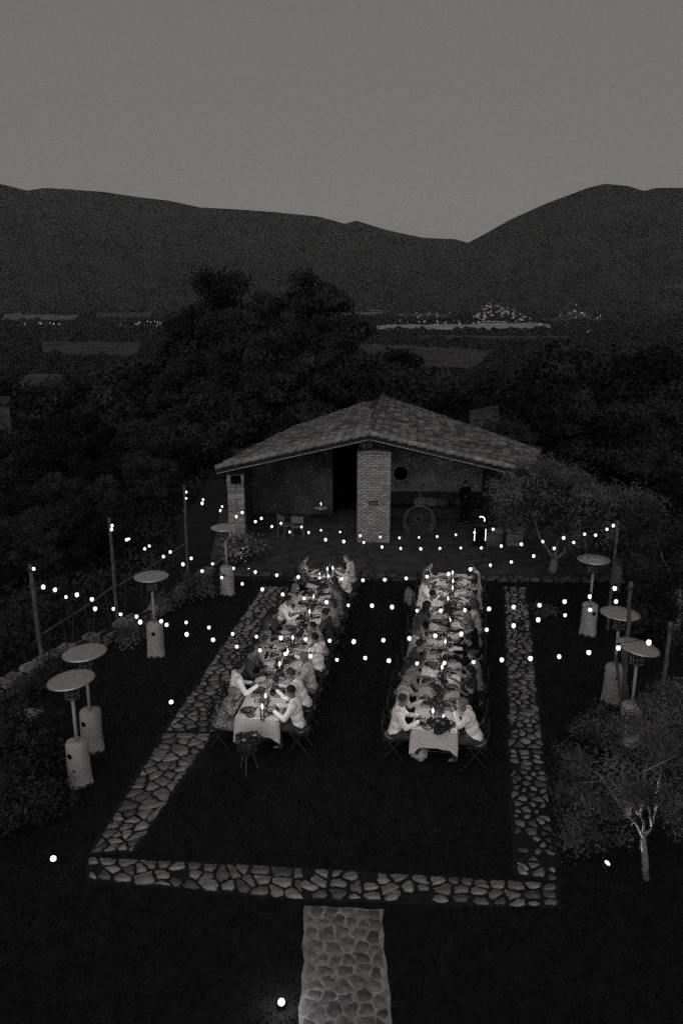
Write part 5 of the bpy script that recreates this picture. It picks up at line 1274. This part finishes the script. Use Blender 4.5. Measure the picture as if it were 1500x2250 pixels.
for k in range(50):
    px = rr.uniform(1400, 1580); py = rr.uniform(1130, 1420); c = rel(px, py, Y3+rr.uniform(-1.0, 1.8), B3); cl.append((c, (rr.uniform(.3, .6), rr.uniform(.3, .6), rr.uniform(.3, .5))))
olive(B3, [(0, 0, -.1), (.05, 0, .7), (0, .1, 1.4)], [[(0, .1, 1.4), (-.5, .1, 2.2), (-.8, 0, 2.9)]], cl, 16000, .07, 'dark dense tree at the olive side behind the last pole', m='foliage', seed=94, tr=.1)
def bush(px, py, r, h, n, leaf, label, m, seed, name='shrub', z=None):
    p = G(px, py, 0); zb = min(0, T1(p.x, p.y)) if z is None else z
    e = empty(name, (p.x, p.y, zb), 0, label, 'shrub')
    link('leaves', leaf_cloud('leaves', blob_clumps(seed, 16, r*.8, h*.5, h*.42, r*.42), n, leaf, M[m], seed, .4, shell=(.2, 1.15)), e, kind='stuff')
    b = MB(); rr = random.Random(seed)
    for k in range(5): a = rr.uniform(0, 6.28); b.tube([(0, 0, -.1), (math.cos(a)*r*.4, math.sin(a)*r*.4, h*.5), (math.cos(a)*r*.6, math.sin(a)*r*.6, h*.85)], [.02, .015, .005], 5)
    b.build('stem', M['darkbark'], e)
M['shine'] = mat('glossy_leaves', .11, .35, .5, 12, spec=.5)
bush(532, 1240, .85, 1.5, 2600, .06, 'glossy-leaved shrub lit by a spotlight near the pavilion steps', 'shine', 201)
bush(430, 1310, .7, .9, 2600, .045, 'low grey shrub spilling over the stone wall near the pavilion', 'olive', 202)
bush(372, 1335, .6, .6, 2000, .045, 'small tufted plant on the wall between the second and third pole', 'olive', 203)
bush(270, 1410, .7, .5, 2200, .045, 'low creeping shrub below the middle pole', 'olive', 204)
bush(20, 1800, .95, 1.0, 8000, .045, 'wild bush at the front corner of the lawn beside the slumped heater', 'foliage', 205)
bush(10, 1690, 1.2, 1.3, 7000, .05, 'dark straggling bush behind the front corner bush', 'foliage', 206)
bush(120, 1500, .8, .7, 3500, .045, 'dark low bush growing against the stone wall by the heaters', 'foliage', 207)
bush(1250, 1790, .55, .7, 3200, .04, 'low leafy bush between the path and the front olive tree', 'olive', 208)
bush(1480, 1640, .9, 1.6, 6000, .045, 'leafy bush growing into the front olive tree from behind', 'olive', 209)
bush(1310, 1640, .6, 1.0, 3500, .042, 'rounded bush at the foot of the middle olive-side heater', 'olive', 210)
bush(1190, 1345, .5, .35, 1200, .05, 'tiny low plant beside the path under the olive tree', 'olive', 211)
# undergrowth on the slopes just outside the lawn
q = np.random.RandomState(44); n = 90000
x = np.concatenate([q.uniform(-24, -5, n//2), q.uniform(8, 26, n//2)]); y = q.uniform(7, 48, n)
dd = poly_dist(x, y, TERR); k = (dd > 0) & (dd < 15); x = x[k]; y = y[k]; dd = dd[k]
zz = T(x, y)+q.rand(len(x))*(.25+.75*np.clip(fbm(x/1.3, y/1.3, 3)+.3, 0, 1))*np.clip(dd, .2, 1.2)
d = q.normal(size=(len(x), 3)); d[:, 2] = abs(d[:, 2]); d /= np.linalg.norm(d, axis=1)[:, None]; t = np.cross(d, q.normal(size=d.shape)); t /= np.linalg.norm(t, axis=1)[:, None]; b_ = np.cross(d, t)
L = q.uniform(.05, .13, len(x))[:, None]; P = np.stack([x, y, zz], 1)
v = np.stack([P-t*L, P+b_*L*.4, P+t*L, P-b_*L*.4], 1)
tag(link('undergrowth', np_mesh('undergrowth', v.reshape(-1, 3), np.arange(len(x)*4), 4, M['foliage'])), 'dark tangled undergrowth on the banks outside the lawn', 'undergrowth', kind='stuff')
